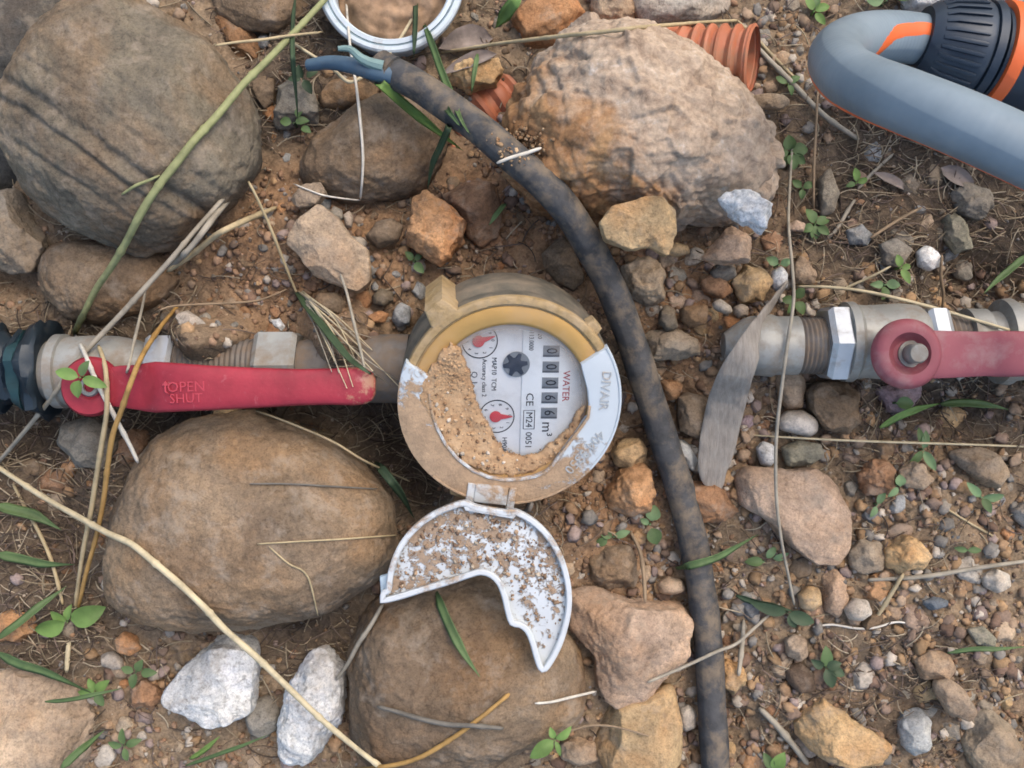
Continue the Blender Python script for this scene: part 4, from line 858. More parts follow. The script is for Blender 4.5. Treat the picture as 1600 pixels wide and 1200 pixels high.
# ---------------------------------------------------------------- white pipe collar at the top
zc = .014; wc = P(610, -33, zc); k = S * (H - zc) / H
M_pw = plain("white_pvc_aged", (208, 218, 220), 0.42, 0.08, 90, 0.1, 0, (170, 160, 142), 90, 0.54, 0.74, dmax=0.7)
pc = thing("pipe_socket", wc, "white round plastic pipe mouth full of dirt at the top edge", "pipe")
part("outer_wall", lathe([(-.045, 99 * k), (-.006, 99 * k), (-.0042, 113 * k), (-.001, 116 * k), (0, 115 * k), (.0006, 112 * k), (.0006, 106 * k), (-.0006, 105 * k), (-.0008, 103 * k), (.0002, 102 * k), (.0004, 96 * k), (-.0006, 93 * k), (-.04, 92 * k)], 96, 'z', tuple(wc), caps=False), M_pw, pc)
part("rim_groove_ring", lathe([(-.0009, 106.4 * k), (-.0003, 106 * k), (-.0003, 103 * k), (-.0009, 102.6 * k)], 96, 'z', tuple(wc), caps=False), plain("pipe_seal_grey", (140, 160, 166), 0.5), pc)
a_ = np.linspace(0, 2 * math.pi, 72, endpoint=False); r_ = np.linspace(0.02, 1, 26) * 92.5 * k
RA, AA = np.meshgrid(r_, a_, indexing='ij'); sx, sy = RA * np.cos(AA), RA * np.sin(AA)
p3 = np.stack([sx.ravel(), sy.ravel(), 0 * sx.ravel()], 1); sz = -.010 + .003 * fbm(p3 / .012, 301, 3) + .0015 * fbm(p3 / .004, 305, 2) - 0.004 * np.clip((RA.ravel() / (92.5 * k) - .8) * 5, 0, 1)
ia = np.arange(26 * 72).reshape(26, 72); jn = np.roll(ia, -1, 1)
qf = np.stack([ia[:-1], jn[:-1], jn[1:], ia[1:]], -1).reshape(-1, 4)
so = link("soil_fill", mesh("soil_fill", np.stack([sx.ravel(), sy.ravel(), sz], 1), qf, plain("soil_fill_tan", (164, 136, 108), 0.95, 0.4, 140, 0.7, spec=.1)), wc); tag(so, "brown soil filling the white pipe mouth", "soil", kind="stuff")
for a in np.linspace(0, 6.28, 120): hm_add(np.array([[wc.x + 104 * k * math.cos(a), wc.y + 104 * k * math.sin(a), zc]]))
occupied.append([(610 + 120 * math.cos(a), -33 + 120 * math.sin(a)) for a in np.linspace(0, 6.28, 30)])

# ---------------------------------------------------------------- garden hose
M_hose = None
gh = NT("hose_grey_blue"); v, _ = gh.coords(False)
uvx = gh.n("ShaderNodeAttribute", attribute_name="along").outputs["Fac"]
hc = gh.ramp(gh.noise(v, 40, 4), [(0.3, lin((118, 132, 138))), (0.7, lin((140, 154, 160)))])
gh.set(Base_Color=hc, Roughness=0.5, Specular_IOR_Level=0.4)
wvn = gh.math('SINE', gh.math('MULTIPLY', uvx, 2 * math.pi / .0021)); gh.bump(wvn, 0.05, 0.0003)
hp = catmull([P(*q)[:] for q in ((1520,84,.036),(1480,72,.037),(1440,62,.039),(1395,57,.043),(1350,60,.052),(1318,73,.066),(1307,92,.082),(1322,116,.097),(1360,137,.109),(1420,160,.119),(1500,192,.126),(1590,232,.130),(1700,284,.131),(1850,350,.128),(2000,400,.12))], .0016)
hr = .0087
hose = thing("garden_hose", P(1480, 72, 0), "grey-blue garden hose with orange stripe looped into its black connector", "hose")
V, F = tube(hp, hr, 32)
ho = part("hose_tube", (V, F), gh.m, hose)
hs = np.concatenate([[0], np.cumsum(np.linalg.norm(np.diff(hp, axis=0), axis=1))])
at_ = ho.data.attributes.new("along", 'FLOAT', 'POINT'); at_.data.foreach_set("value", np.repeat(hs, 32).astype(np.float32))
T, B, Uu = frames(hp)
def hstripe(phi, half):
    VV, FF = [], []; m = 7; n = len(hp)
    for i in range(n):
        for j in range(m):
            a = phi[i] + half * (j / (m - 1) * 2 - 1); rr_ = hr * (1.010 if 0 < j < m - 1 else 0.992)
            VV.append(hp[i] + rr_ * (-B[i] * math.cos(a) + Uu[i] * math.sin(a)))
    for i in range(n - 1):
        for j in range(m - 1): FF.append((i * m + j, i * m + j + 1, (i + 1) * m + j + 1, (i + 1) * m + j))
    return VV, FF
sn = hs / hs[-1]
phi = np.interp(sn, [0, .10, .17, .21, .25, .30, .36, .5, 1], np.radians([82, 86, 104, 140, 190, 262, 308, 330, 336]))
M_or = plain("orange_stripe", (236, 112, 58), 0.45, 0.08, 100, 0.08)
part("orange_stripe", hstripe(phi, math.radians(17)), M_or, ho)
# connector: axis runs from the hose end towards the side edge
ca_, cb_ = P(1440, 62, .039), P(1640, 108, .036); ax = (cb_ - ca_).normalized()
CM = Matrix.Translation(ca_) @ ax.to_track_quat('X', 'Z').to_matrix().to_4x4(); ku = S * (H - .038) / H
M_con = plain("connector_black", (52, 62, 72), 0.38, 0.15, 80, 0.12, 0, (110, 112, 110), 60, 0.56, 0.76, dmax=0.35)
def cn(prof, seg=56, **k): return xf(lathe([(h * ku, r * ku) for h, r in prof], seg, 'x', (0, 0, 0), **k), CM)
cnn = part("connector", cn([(-4, 42), (-4, 50), (6, 58), (24, 66), (60, 73), (78, 76), (84, 74), (86, 66), (104, 66), (106, 72), (112, 74)]), M_con, hose)
for i in range(30):
    a = 2 * math.pi * i / 30
    VV, FF = loft([((10 * ku, 0, 59 * ku), (0, 3.0 * ku, 0), (0, 0, 2.5 * ku)), ((24 * ku, 0, 67 * ku), (0, 3.4 * ku, 0), (0, 0, 3.4 * ku)), ((60 * ku, 0, 74 * ku), (0, 3.6 * ku, 0), (0, 0, 3.6 * ku)), ((72 * ku, 0, 76 * ku), (0, 3.0 * ku, 0), (0, 0, 2.0 * ku))], 8, 3)
    part("grip_rib", xf((VV, FF), CM @ Matrix.Rotation(a, 4, 'X')), M_con, cnn)
part("locking_collar", cn([(84, 60), (86, 78), (98, 80), (100, 70)]), M_con, cnn)
part("orange_ring", cn([(110, 66), (111, 83), (118, 85), (128, 85), (131, 82), (132, 66)]), M_or, cnn)
part("connector_body", cn([(130, 60), (132, 80), (180, 80), (210, 76), (214, 70), (300, 66), (302, 40)]), M_con, cnn)
part("orange_ring", cn([(186, 70), (187, 83), (202, 83), (203, 70)]), M_or, cnn)
hm_add(hp[: int(len(hp) * .2)])
occupied.append(pts("1430 0 1600 0 1600 180 1500 150 1430 100"))

# ---------------------------------------------------------------- twisted grey strap
M_strap = NT("strap_woven_grey"); v, _ = M_strap.coords(False)
al = M_strap.n("ShaderNodeAttribute", attribute_name="along").outputs["Fac"]
wv_ = M_strap.math('SINE', M_strap.math('MULTIPLY', al, 2 * math.pi / .0016))
mpn = M_strap.n('ShaderNodeMapping'); M_strap.t.links.new(v, mpn.inputs[0]); mpn.inputs['Scale'].default_value = (3.0, .45, 1.0)
cl_ = M_strap.mix(M_strap.ramp(M_strap.noise(mpn.outputs[0], 260, 5, .7), [(0.3, lin((120, 108, 94))), (0.7, lin((178, 168, 152)))]), M_strap.ramp(M_strap.noise(v, 90, 6, .7), [(0.3, lin((138, 130, 120))), (0.7, lin((176, 166, 150)))]), 0.4)
M_strap.set(Base_Color=cl_, Roughness=0.9); M_strap.bump(M_strap.noise(mpn.outputs[0], 420, 5, .7), 0.6, 0.0006)
sp_ = np.array([(1228,444,.012,9,-70),(1212,466,.016,10,-60),(1196,490,.024,12,-45),(1178,522,.034,16,-30),(1166,552,.037,22,-12),(1150,585,.033,26,0),(1138,620,.024,29,6),(1128,660,.018,29,10),(1120,700,.015,28,8),(1114,735,.0125,23,4),(1118,758,.0105,15,0),(1121,770,.009,5,0)], float)
kk = catmull(sp_ * np.array([1, 1, 1000, 1, 1]), 4.0); kk[:, 2] /= 1000
ctrp = np.array([P(*q[:3])[:] for q in kk]); T, B, Uu = frames(ctrp)
VV, FF = [], []; m = 10
for i in range(len(kk)):
    hw = kk[i, 3] * S * .95; tw = math.radians(kk[i, 4]); d1 = B[i] * math.cos(tw) + Uu[i] * math.sin(tw); d2 = np.cross(T[i], d1)
    for j in range(m):
        a = 2 * math.pi * j / m; ca1, sa1 = math.cos(a), math.sin(a)
        wv1 = .0004 * math.sin(i * .9 + j)
        VV.append(ctrp[i] + d1 * hw * math.copysign(abs(ca1) ** .4, ca1) + d2 * (.00055 * math.copysign(abs(sa1) ** .5, sa1) + wv1 * .3))
for i in range(len(kk) - 1):
    for j in range(m): FF.append((i * m + j, i * m + (j + 1) % m, (i + 1) * m + (j + 1) % m, (i + 1) * m + j))
FF.append(tuple(range(m))[::-1]); FF.append(tuple((len(kk) - 1) * m + j for j in range(m)))
sroot = P(1130, 660, 0)
so_ = link("strap", mesh("strap", np.array(VV) - np.array(sroot), FF, M_strap.m, True, 50), sroot); tag(so_, "twisted grey woven strap draped over the pipe next to the cable", "strap")
sl = np.concatenate([[0], np.cumsum(np.linalg.norm(np.diff(ctrp, axis=0), axis=1))])
so_.data.attributes.new("along", 'FLOAT', 'POINT').data.foreach_set("value", np.repeat(sl, m).astype(np.float32))
occupied.append(pts("1235 440 1190 540 1170 640 1140 770 1085 770 1095 660 1140 540 1200 450"))
# ---------------------------------------------------------------- dry stems, laid over what is built
def lay(path, r, step=6.0, stiff=True, zmax=.075, lift=0.0):
    q = catmull([(a, b, 0) for a, b in path], step)[:, :2]
    z = np.full(len(q), .02)
    for _ in range(4):
        for i in range(len(q)):
            p_ = P(q[i, 0], q[i, 1], z[i]); z[i] = min(zmax, max(hm(p_.x, p_.y), -.004) + r + lift)
    s = np.arange(len(q), dtype=float)
    if stiff:                                   # a stiff stalk bridges the hollows: upper hull of the relief
        hull = []
        for i in range(len(q)):
            while len(hull) > 1 and (z[hull[-1]] - z[hull[-2]]) * (s[i] - s[hull[-2]]) <= (z[i] - z[hull[-2]]) * (s[hull[-1]] - s[hull[-2]]): hull.pop()
            hull.append(i)
        z = np.interp(s, hull, z[hull])
        for _ in range(8): z[1:-1] = np.maximum(z[1:-1], .25 * z[:-2] + .5 * z[1:-1] + .25 * z[2:])
    else:
        for _ in range(12): z[1:-1] = np.maximum(z[1:-1], .5 * (z[:-2] + z[2:]) - .0002)
    return np.array([P(q[i, 0], q[i, 1], z[i])[:] for i in range(len(q))])
STEMC = {'olive': (150, 152, 104), 'tan': (188, 168, 128), 'grey': (164, 154, 134), 'white': (218, 210, 192), 'gold': (176, 138, 80), 'brown': (150, 128, 100), 'cream': (206, 190, 152), 'darkgrey': (120, 114, 102)}
_sm = {}
def stem_mat(c):
    if c not in _sm:
        a = lin(STEMC[c]); g = NT("dry_stem_" + c); v, rnd = g.coords()
        col = g.ramp(g.noise(v, 130, 5, .65), [(.3, scale3(a, .66)), (.5, a), (.72, scale3(a, 1.25))])
        g.set(Base_Color=col, Roughness=.6, Specular_IOR_Level=.3); g.bump(g.noise(v, 700, 4), .3, .0004); _sm[c] = g.m
    return _sm[c]
STEMS = [
 ("stout olive-green stalk slanting across the grooved boulder to the black coupling", 'olive', 13, "512 -6 470 40 420 92 380 132 340 180 305 218 270 262 248 290 222 330 195 382 172 420 150 452 128 496 116 522", 9),
 ("thin olive side shoot branching from the stout olive-green stalk over the boulder", 'olive', 5, "250 274 232 282 212 290 190 304", 2),
 ("long grey straw from the grooved boulder down to the side edge", 'grey', 9, "396 254 370 285 330 332 300 366 270 402 230 446 190 490 150 532 118 568 80 622 40 672 -4 724", 7),
 ("short grey straw lying beside the upper end of the long grey straw", 'grey', 10, "392 262 366 300 330 345 300 384 262 424", 8),
 ("bright white stalk hanging from the valve to the tan boulder", 'white', 8, "118 524 132 552 148 590 164 622 184 660 202 694 216 723", 7),
 ("upright tan straw crossing the red lever's neck, thick and split", 'tan', 9, "154 540 164 572 167 610 166 650 158 700 150 750 142 800 132 850 124 900 118 950", 8),
 ("orange-tan straw leaning beside the split upright straw", 'gold', 9, "278 478 250 512 222 556 205 596 190 640 176 680 168 730 162 780 150 840 136 890 122 950", 7),
 ("thin grey straw standing from the union soil to the lever", 'grey', 5, "228 452 220 490 208 540 204 560 196 590", 4),
 ("thin reddish straw above the threaded tail", 'brown', 4, "236 492 262 480 300 476 350 474 400 470 430 460 448 452", 3),
 ("long cream straw running from the side edge over the tan boulder", 'cream', 11, "-6 728 30 752 70 778 130 812 170 834 205 850 240 878 280 912 320 950 352 984 400 1026 450 1074 500 1122 560 1172 600 1202", 8),
 ("golden brown stalk rising from the lower rim onto the lid's boulder", 'gold', 8, "540 1204 600 1198 650 1186 700 1158 750 1122 796 1084", 5),
 ("thin white stalk dropping across the smooth brown boulder", 'white', 5, "541 -4 543 30 548 80 556 130 562 180 567 240 566 280 563 312", 4),
 ("fine white thread lying on the soil below the thin white stalk", 'white', 3, "563 313 535 310 505 305 480 296 458 287", 2),
 ("bent cream stalk across the white pipe mouth and cable end", 'cream', 6, "662 -6 640 36 615 76 592 104 570 118 545 128 520 108 490 88 456 66", 4),
 ("short tan straw tucked behind the green stalk by the orange upright stone", 'tan', 5, "336 71 370 66 410 62 450 56 505 50", 4),
 ("long tan straw resting behind the rough boulder towards the conduit", 'tan', 7, "688 82 730 76 780 68 830 62 880 56 940 50 1000 43 1060 38 1112 34 1152 32", 5),
 ("tan straw sloping from the conduit end into the weeds", 'tan', 6, "1152 32 1180 58 1208 88 1236 116 1252 130", 5),
 ("grey split stick sloping under the hose bend", 'grey', 10, "1176 66 1206 98 1240 132 1270 164 1300 190 1342 218", 7),
 ("cream forked straw lying along the valve with the faded lever", 'cream', 6, "1240 448 1280 448 1320 451 1360 457 1400 466 1440 476 1480 487 1530 502 1606 524", 4),
 ("short cream side branch of the forked straw", 'cream', 5, "1316 452 1340 442 1366 430 1392 416", 4),
 ("very long thin upright stem beside the strap and smooth pinkish stone", 'grey', 6, "1238 226 1234 290 1232 350 1238 420 1240 470 1230 540 1222 600 1214 670 1212 730 1214 790 1222 850 1232 900 1241 945", 5),
 ("thin brown stem beneath the hose by the long pale grey stone", 'brown', 5, "1278 136 1275 200 1272 260 1271 330", 4),
 ("pale thin horizontal straw below the glossy pebble", 'cream', 4, "1176 680 1240 684 1320 688 1400 691 1500 694 1608 698", 3),
 ("grey stick lying over the pale orange stone near the side edge", 'grey', 8, "1356 906 1400 904 1450 900 1500 892 1550 884 1608 876", 6),
 ("short flat stick reaching down from the grey stick", 'tan', 8, "1412 896 1396 922 1380 948 1364 974", 7),
 ("white curved splinter on the lid's boulder", 'white', 5, "836 1099 860 1097 890 1090 932 1080", 3),
 ("grey twig crossing the cable's lower stretch", 'grey', 6, "1012 1066 1050 1050 1086 1034 1120 1018 1150 1006 1180 980 1206 956 1222 940", 4),
 ("thin brown twig above the beige block", 'brown', 4, "862 1150 890 1142 920 1134 950 1134 980 1140 1014 1150", 3),
 ("grey stalk from the lid's tab down to the narrow white stone", 'grey', 8, "598 944 580 976 560 1006 544 1036 526 1062", 6),
 ("dark grey bundle of stalk on the lid's boulder", 'darkgrey', 8, "590 1104 620 1112 660 1124 700 1132 740 1134 786 1138", 5),
 ("tan stem leaning on the beige slab's edge", 'tan', 5, "386 280 400 306 420 350 440 400 456 440 470 472", 4),
 ("grey stem sloping across the slab towards the meter", 'grey', 5, "532 428 542 458 552 500 562 540 570 576", 4),
 ("tan twig stub below the grooved boulder", 'tan', 10, "262 424 300 398 340 366 380 346 432 324", 6),
 ("tan stem beside grass blades under the long cream straw", 'tan', 7, "20 756 40 794 60 830 78 870 90 910 98 945", 6),
 ("broken upright straw piece above the bumpy pale rock", 'cream', 9, "108 1000 106 1020 104 1050", 8),
 ("brown curving stem below the lid toward the orange stone", 'brown', 7, "985 830 1000 862 1006 900 1008 940", 5),
 ("short flat grey stick in the gravel beside the cable", 'grey', 9, "1162 968 1160 1000 1157 1030 1154 1056", 7),
 ("weathered stick in the dark hollow beside the orange-tan wedge", 'greyish' if 0 else 'grey', 12, "1186 1106 1210 1130 1236 1160 1262 1194", 8),
 ("pale looping rootlet above the litter near the capped stone", 'white', 4, "1270 980 1300 976 1340 982 1370 980 1400 972 1430 976", 3),
 ("fine tan twig on the gravel below the fleshy weed", 'tan', 4, "1440 776 1480 796 1520 820 1560 842", 3),
 ("grey twig lying in the litter under the hose", 'grey', 6, "1340 296 1356 278 1376 258 1396 240", 4),
 ("brown twig in the litter near the broad grey stone", 'brown', 6, "1360 372 1384 356 1410 340 1440 324", 4),
 ("grey twig fork lying over litter above the valve", 'grey', 7, "1290 374 1306 360 1324 330 1336 312", 5),
 ("long brown stem standing among litter above the faded lever", 'brown', 6, "1472 398 1470 430 1474 460 1472 486", 5),
 ("fine pale stem lying on the tan oval boulder's flank", 'tan', 3, "420 854 450 880 480 900 497 962", 2),
 ("second fine pale stem crossing the tan oval boulder", 'tan', 3, "402 850 470 846 540 842 620 836", 2),
 ("fine dark crack-like rootlet across the tan oval boulder", 'darkgrey', 3, "390 756 450 756 520 760 590 764", 2),
 ("thin tan stem between the tan boulder and the meter", 'tan', 4, "400 642 450 660 520 690 570 720 640 752", 3),
]
STEMS += [("short pale splinter lying across the dusty cable", "white", 6, "776 255 796 247 820 240 846 231", 4)]
for lb, col, wd, ps, _ in STEMS:
    r = wd * S * .43; path = lay(pts(ps), r, 5.0, True)
    n = len(path); t = np.linspace(0, 1, n)
    rad = r * (0.82 + 0.25 * np.sin(t * 3.1) + 0.10 * perlin(np.stack([t * n * .12, 0 * t + len(lb), 0 * t], 1), 3)) * np.clip(np.minimum(t * n, (1 - t) * n) / 2.0 + .55, 0, 1)
    nodes_ = (np.abs(((t * n * .045) % 1.0) - .5) < .03); rad = rad * np.where(nodes_ & (wd > 6), 1.22, 1.0)
    c0 = Vector(path[n // 2]); V, F = tube(path - np.array(c0), rad, 8)
    o = link("dry_stem", mesh("dry_stem", V, F, stem_mat(col)), c0); tag(o, lb, "straw", "dry stems and straws")
    if wd > 7: hm_add(path + np.array([0, 0, r]))

# ---------------------------------------------------------------- green grass blades
def green(name, rgb):
    g = NT(name); v, rnd = g.coords(); a = lin(rgb)
    col = g.ramp(g.noise(v, 90, 4), [(.3, scale3(a, .7)), (.7, scale3(a, 1.25))])
    g.set(Base_Color=col, Roughness=.5, Specular_IOR_Level=.35)
    tl = g.n("ShaderNodeBsdfTranslucent"); g.t.links.new(col, tl.inputs[0]); mx = g.n("ShaderNodeMixShader"); mx.inputs[0].default_value = .25
    g.t.links.new(g.b.outputs[0], mx.inputs[1]); g.t.links.new(tl.outputs[0], mx.inputs[2]); g.t.links.new(mx.outputs[0], g.out.inputs[0])
    return g.m
GREEN = [green("grass_green", (106, 130, 80)), green("grass_bright", (126, 158, 84)), green("grass_dark", (82, 100, 70)), green("weed_green", (130, 158, 108))]
BLADES = [
 ("broad green blade slanting over the smooth brown boulder", 1, 15, "572 112 600 136 640 170 680 202 724 236", .002),
 ("green blade arching across the cable beside the pipe mouth", 0, 12, "662 36 676 70 690 110 706 150 722 190 740 218", .003),
 ("straight dark green blade hanging over the pipe rim", 2, 10, "650 -6 650 30 648 70 645 104", .004),
 ("small green blade standing before the sandy orange stone", 0, 8, "746 84 742 110 736 152", .004),
 ("wide bright blade cut by the top edge beside the rust stone", 1, 22, "812 -4 792 20 774 44", .010),
 ("dark green blade hanging before the grey block", 2, 8, "462 -6 458 40 458 90 462 140 466 192", .008),
 ("green blade lying on the boulder below the lid", 0, 15, "682 924 694 956 710 992 728 1026 750 1058", .001),
 ("dull green blade in the dark gap between tan boulder and meter", 2, 14, "586 722 604 742 626 770 640 796 648 812", .006),
 ("broad dark green blade at the side edge under the cream straw", 0, 18, "-6 790 24 798 56 806 96 828", .005),
 ("flat green blade at the side edge above the leafy sprout", 0, 16, "-6 866 30 872 70 880 118 882", .005),
 ("green blade rising from the side edge towards the tan boulder", 0, 14, "-6 1000 30 974 64 946 104 916", .006),
 ("long green blade sloping above the bumpy pale rock", 0, 16, "-4 1020 30 1036 70 1048 110 1066 150 1086", .012),
 ("thin green blade on the bumpy pale rock", 0, 9, "70 1096 110 1092 150 1084 190 1076", .010),
 ("green blade curving up from the lower rim beside the bumpy rock", 0, 13, "96 1200 120 1176 142 1158 164 1140", .006),
 ("thin green blade along the lower rim below the white stone", 0, 8, "290 1196 340 1178 380 1164 420 1148", .006),
 ("green blade below the chalk-white stone", 1, 10, "296 1186 320 1170 344 1150", .006),
 ("green blade lying across the mauve stone's lower tip", 1, 13, "1374 668 1400 652 1430 640 1470 630", .005),
 ("flat green blade at the side edge under the faded lever", 0, 14, "1470 632 1510 630 1550 634 1576 640", .008),
 ("green blade crossing the cable above the tan stone", 0, 13, "1056 888 1090 880 1120 870 1150 854 1186 834", .004),
 ("dark green blade in the gravel beside the grey twig", 2, 12, "1150 930 1180 940 1210 946 1246 958", .004),
 ("green blade at the side edge above the pipe adapter", 0, 12, "1606 398 1580 420 1556 440 1536 460", .006),
 ("green blade against the meter's inlet with grey fibres", 2, 12, "462 456 490 492 520 530 552 566 600 596", .003),
 ("dark blade between brown boulder and cable", 2, 10, "706 186 690 224 676 256 668 296", .006),
 ("short green blade beside the rust-brown block", 0, 10, "790 318 776 336 764 352", .006),
 ("second green blade beside the cable's upper stretch", 0, 9, "672 128 690 158 712 188 726 206", .012),
 ("thin green blade crossing the gravel above the capped stone", 0, 8, "1480 1020 1520 1014 1560 1014 1606 1010", .005),
]
for lb, mi, wd, ps, lf in BLADES:
    path = lay(pts(ps), .0008, 5.0, True, lift=lf * .6); n = len(path); T, B, Uu = frames(path); t = np.linspace(0, 1, n)
    hw = wd * S * .48 * np.minimum(1, np.minimum(t * 5 + .35, (1 - t) * 2.2 + .04)); tw = .5 * np.sin(t * 2 + len(lb))
    V, F = [], []
    for i in range(n):
        d1 = B[i] * math.cos(tw[i]) + Uu[i] * math.sin(tw[i]); d2 = np.cross(T[i], d1)
        for a, b in ((-1, .35), (-.5, .05), (0, -.12), (.5, .05), (1, .35), (.5, -.03), (0, -.22), (-.5, -.03)):
            V.append(path[i] + d1 * hw[i] * a + d2 * hw[i] * b)
    for i in range(n - 1):
        for j in range(8): F.append((i * 8 + j, i * 8 + (j + 1) % 8, (i + 1) * 8 + (j + 1) % 8, (i + 1) * 8 + j))
    F.append(tuple(range(8))[::-1]); F.append(tuple((n - 1) * 8 + j for j in range(8)))
    c0 = Vector(path[n // 2]); o = link("grass_shoot", mesh("grass_shoot", np.array(V) - np.array(c0), F, GREEN[mi]), c0)
    tag(o, lb, "grass", "green grass blades", "thing")

# ---------------------------------------------------------------- small weeds with single leaves
def leaf_mesh(L, W, curl, cup):
    nu, nv = 9, 5; V, F = [], []
    for i in range(nu):
        u = i / (nu - 1); w_ = W * (math.sin(math.pi * min(1, u ** .8)) ** .75) + .00012
        for j in range(nv):
            s = j / (nv - 1) * 2 - 1; V.append((u * L, s * w_ / 2, curl * L * (u - u * u * 1.2) + cup * abs(s) ** 1.5 * w_ * .35))
    for i in range(nu - 1):
        for j in range(nv - 1): F.append((i * nv + j, i * nv + j + 1, (i + 1) * nv + j + 1, (i + 1) * nv + j))
    return V, F
WEEDS = [  # label, px, py, lift above relief mm, [(angle deg, length px, width px, distance px)]
 ("bright sprout with two broad oval leaves by the straws' foot", 112, 968, 4, 1, [(20, 56, 34, 6), (195, 50, 30, 4), (150, 30, 16, 2), (80, 26, 14, 2)]),
 ("four-leaved sprig growing over the red lever's eye", 136, 590, 6, 1, [(165, 34, 17, 2), (60, 26, 14, 2), (-20, 36, 16, 4), (-100, 26, 20, 4)]),
 ("seedling with two round leaves between orange stone and cable", 1014, 818, 3, 3, [(75, 26, 24, 6), (-70, 28, 24, 6), (150, 16, 10, 2)]),
 ("small sprout beside the lid rim on bare soil", 958, 838, 2, 3, [(160, 24, 12, 2), (20, 26, 12, 2), (200, 22, 14, 10)]),
 ("single pale leaf sprout beside the smooth pinkish stone's lower tip", 1190, 876, 3, 3, [(180, 30, 15, 0), (20, 26, 12, 16), (50, 24, 12, 8)]),
 ("clump of round leaves beside the rough boulder", 1232, 240, 3, 0, [(100, 24, 20, 3), (10, 26, 22, 3), (190, 24, 18, 3), (-80, 26, 20, 4), (-40, 24, 16, 6), (-130, 22, 16, 8)]),
 ("seedling with rounded leaves above the small tan triangle", 1270, 352, 3, 0, [(120, 26, 18, 2), (20, 24, 16, 2), (-90, 24, 18, 2), (-150, 20, 14, 4), (-40, 22, 14, 6)]),
 ("tiny seedling touching the ice-white stone", 1212, 416, 5, 3, [(150, 20, 14, 2), (20, 18, 12, 2)]),
 ("small leafy weed next to the upright stem above the valve", 1238, 470, 4, 0, [(60, 22, 16, 3), (-60, 24, 18, 3), (180, 20, 14, 3), (-120, 20, 12, 5)]),
 ("pale fleshy weed with narrow upright leaves", 1436, 702, 4, 3, [(80, 30, 12, 2), (-60, 36, 14, 2), (-130, 32, 12, 2), (100, 26, 10, 10)]),
 ("three-leaved sprout in the gravel near the side edge", 1528, 776, 3, 3, [(135, 32, 13, 2), (5, 34, 14, 2), (-60, 26, 14, 2)]),
 ("tiny green leaf pair on the gravel under the three-leaved sprout", 1506, 858, 3, 0, [(0, 24, 10, 0), (170, 20, 9, 0)]),
 ("leafy sprout with a bent leaf above the beige block", 866, 1150, 4, 1, [(35, 30, 14, 2), (215, 44, 22, 2), (-70, 24, 8, 2), (110, 18, 10, 2)]),
 ("low leafy sprout under the pale cream pebble", 156, 1076, 4, 1, [(40, 28, 16, 2), (180, 26, 14, 2), (-60, 24, 14, 2), (120, 22, 12, 2)]),
 ("sprout with small leaves near the chalk-white stone", 218, 1046, 4, 0, [(60, 22, 14, 2), (-100, 24, 14, 2), (0, 26, 14, 8), (160, 20, 12, 4)]),
 ("bright leaf cut by the lower rim near the orange-tan wedge", 1204, 1196, 4, 1, [(60, 34, 22, 0), (120, 28, 16, 2)]),
 ("mossy green weed beside the tan oval stone", 1286, 1040, 3, 2, [(90, 34, 20, 2), (20, 24, 16, 2), (-70, 32, 20, 2), (-20, 24, 16, 8), (150, 24, 14, 3)]),
 ("broad dull leaf weed at the grey twig's tip", 1226, 954, 4, 2, [(-20, 44, 22, 2), (165, 60, 18, 2), (-60, 24, 14, 4)]),
 ("small seedlings at the grey block's foot", 462, 196, 4, 0, [(170, 20, 14, 3), (10, 22, 14, 3), (60, 18, 12, 10), (-30, 18, 12, 14)]),
 ("weed with bright leaf among litter beside the conduit", 1268, 22, 3, 1, [(120, 24, 14, 2), (20, 26, 14, 2), (-50, 24, 12, 4), (70, 20, 12, 4)]),
 ("round pale leaves behind the hose's upper arm", 1378, 8, 5, 3, [(170, 30, 24, 4), (60, 26, 22, 4), (10, 32, 24, 14), (120, 24, 20, 12)]),
 ("small seedling among pebbles under the split stick", 1228, 134, 3, 0, [(150, 20, 14, 2), (30, 20, 12, 2), (-70, 18, 10, 2)]),
 ("tiny sprout in litter left of the long pale grey stone", 1250, 296, 3, 0, [(140, 18, 12, 2), (20, 18, 12, 2), (-90, 16, 10, 2)]),
 ("small yellow-green sprout at the twig in the litter", 1334, 288, 3, 1, [(90, 24, 12, 2), (20, 18, 10, 2), (200, 16, 9, 2)]),
 ("green seedling on the forked straw's branch tip", 1402, 420, 3, 1, [(100, 20, 12, 2), (-60, 26, 13, 3), (10, 16, 10, 2)]),
 ("low weed between the forked straw and valve", 1378, 446, 3, 3, [(0, 24, 16, 2), (180, 22, 12, 2), (-100, 22, 16, 3)]),
 ("green leaf seedling on the mauve stone", 1396, 630, 3, 0, [(0, 28, 20, 0)]),
 ("small round-leaved sprout in the gravel near the rusty lump", 1402, 758, 3, 3, [(90, 18, 16, 0), (-140, 22, 10, 4)]),
 ("pale sprout at the rusty lump's foot", 1366, 788, 3, 3, [(60, 26, 11, 2), (-120, 20, 10, 2)]),
 ("soft weed at the top between the grooved boulder and pipe mouth", 478, 130, 5, 2, [(110, 22, 14, 2), (-60, 24, 14, 2), (180, 20, 12, 4), (30, 20, 12, 6)]),
 ("small green tuft by the meter's lug", 648, 410, 4, 0, [(130, 18, 11, 2), (-50, 22, 14, 3), (40, 16, 9, 2)]),
 ("small sprout at the lower rim left of the white stone", 200, 1160, 4, 0, [(100, 26, 13, 2), (170, 24, 12, 3), (20, 26, 12, 3), (-80, 22, 10, 3)]),
]
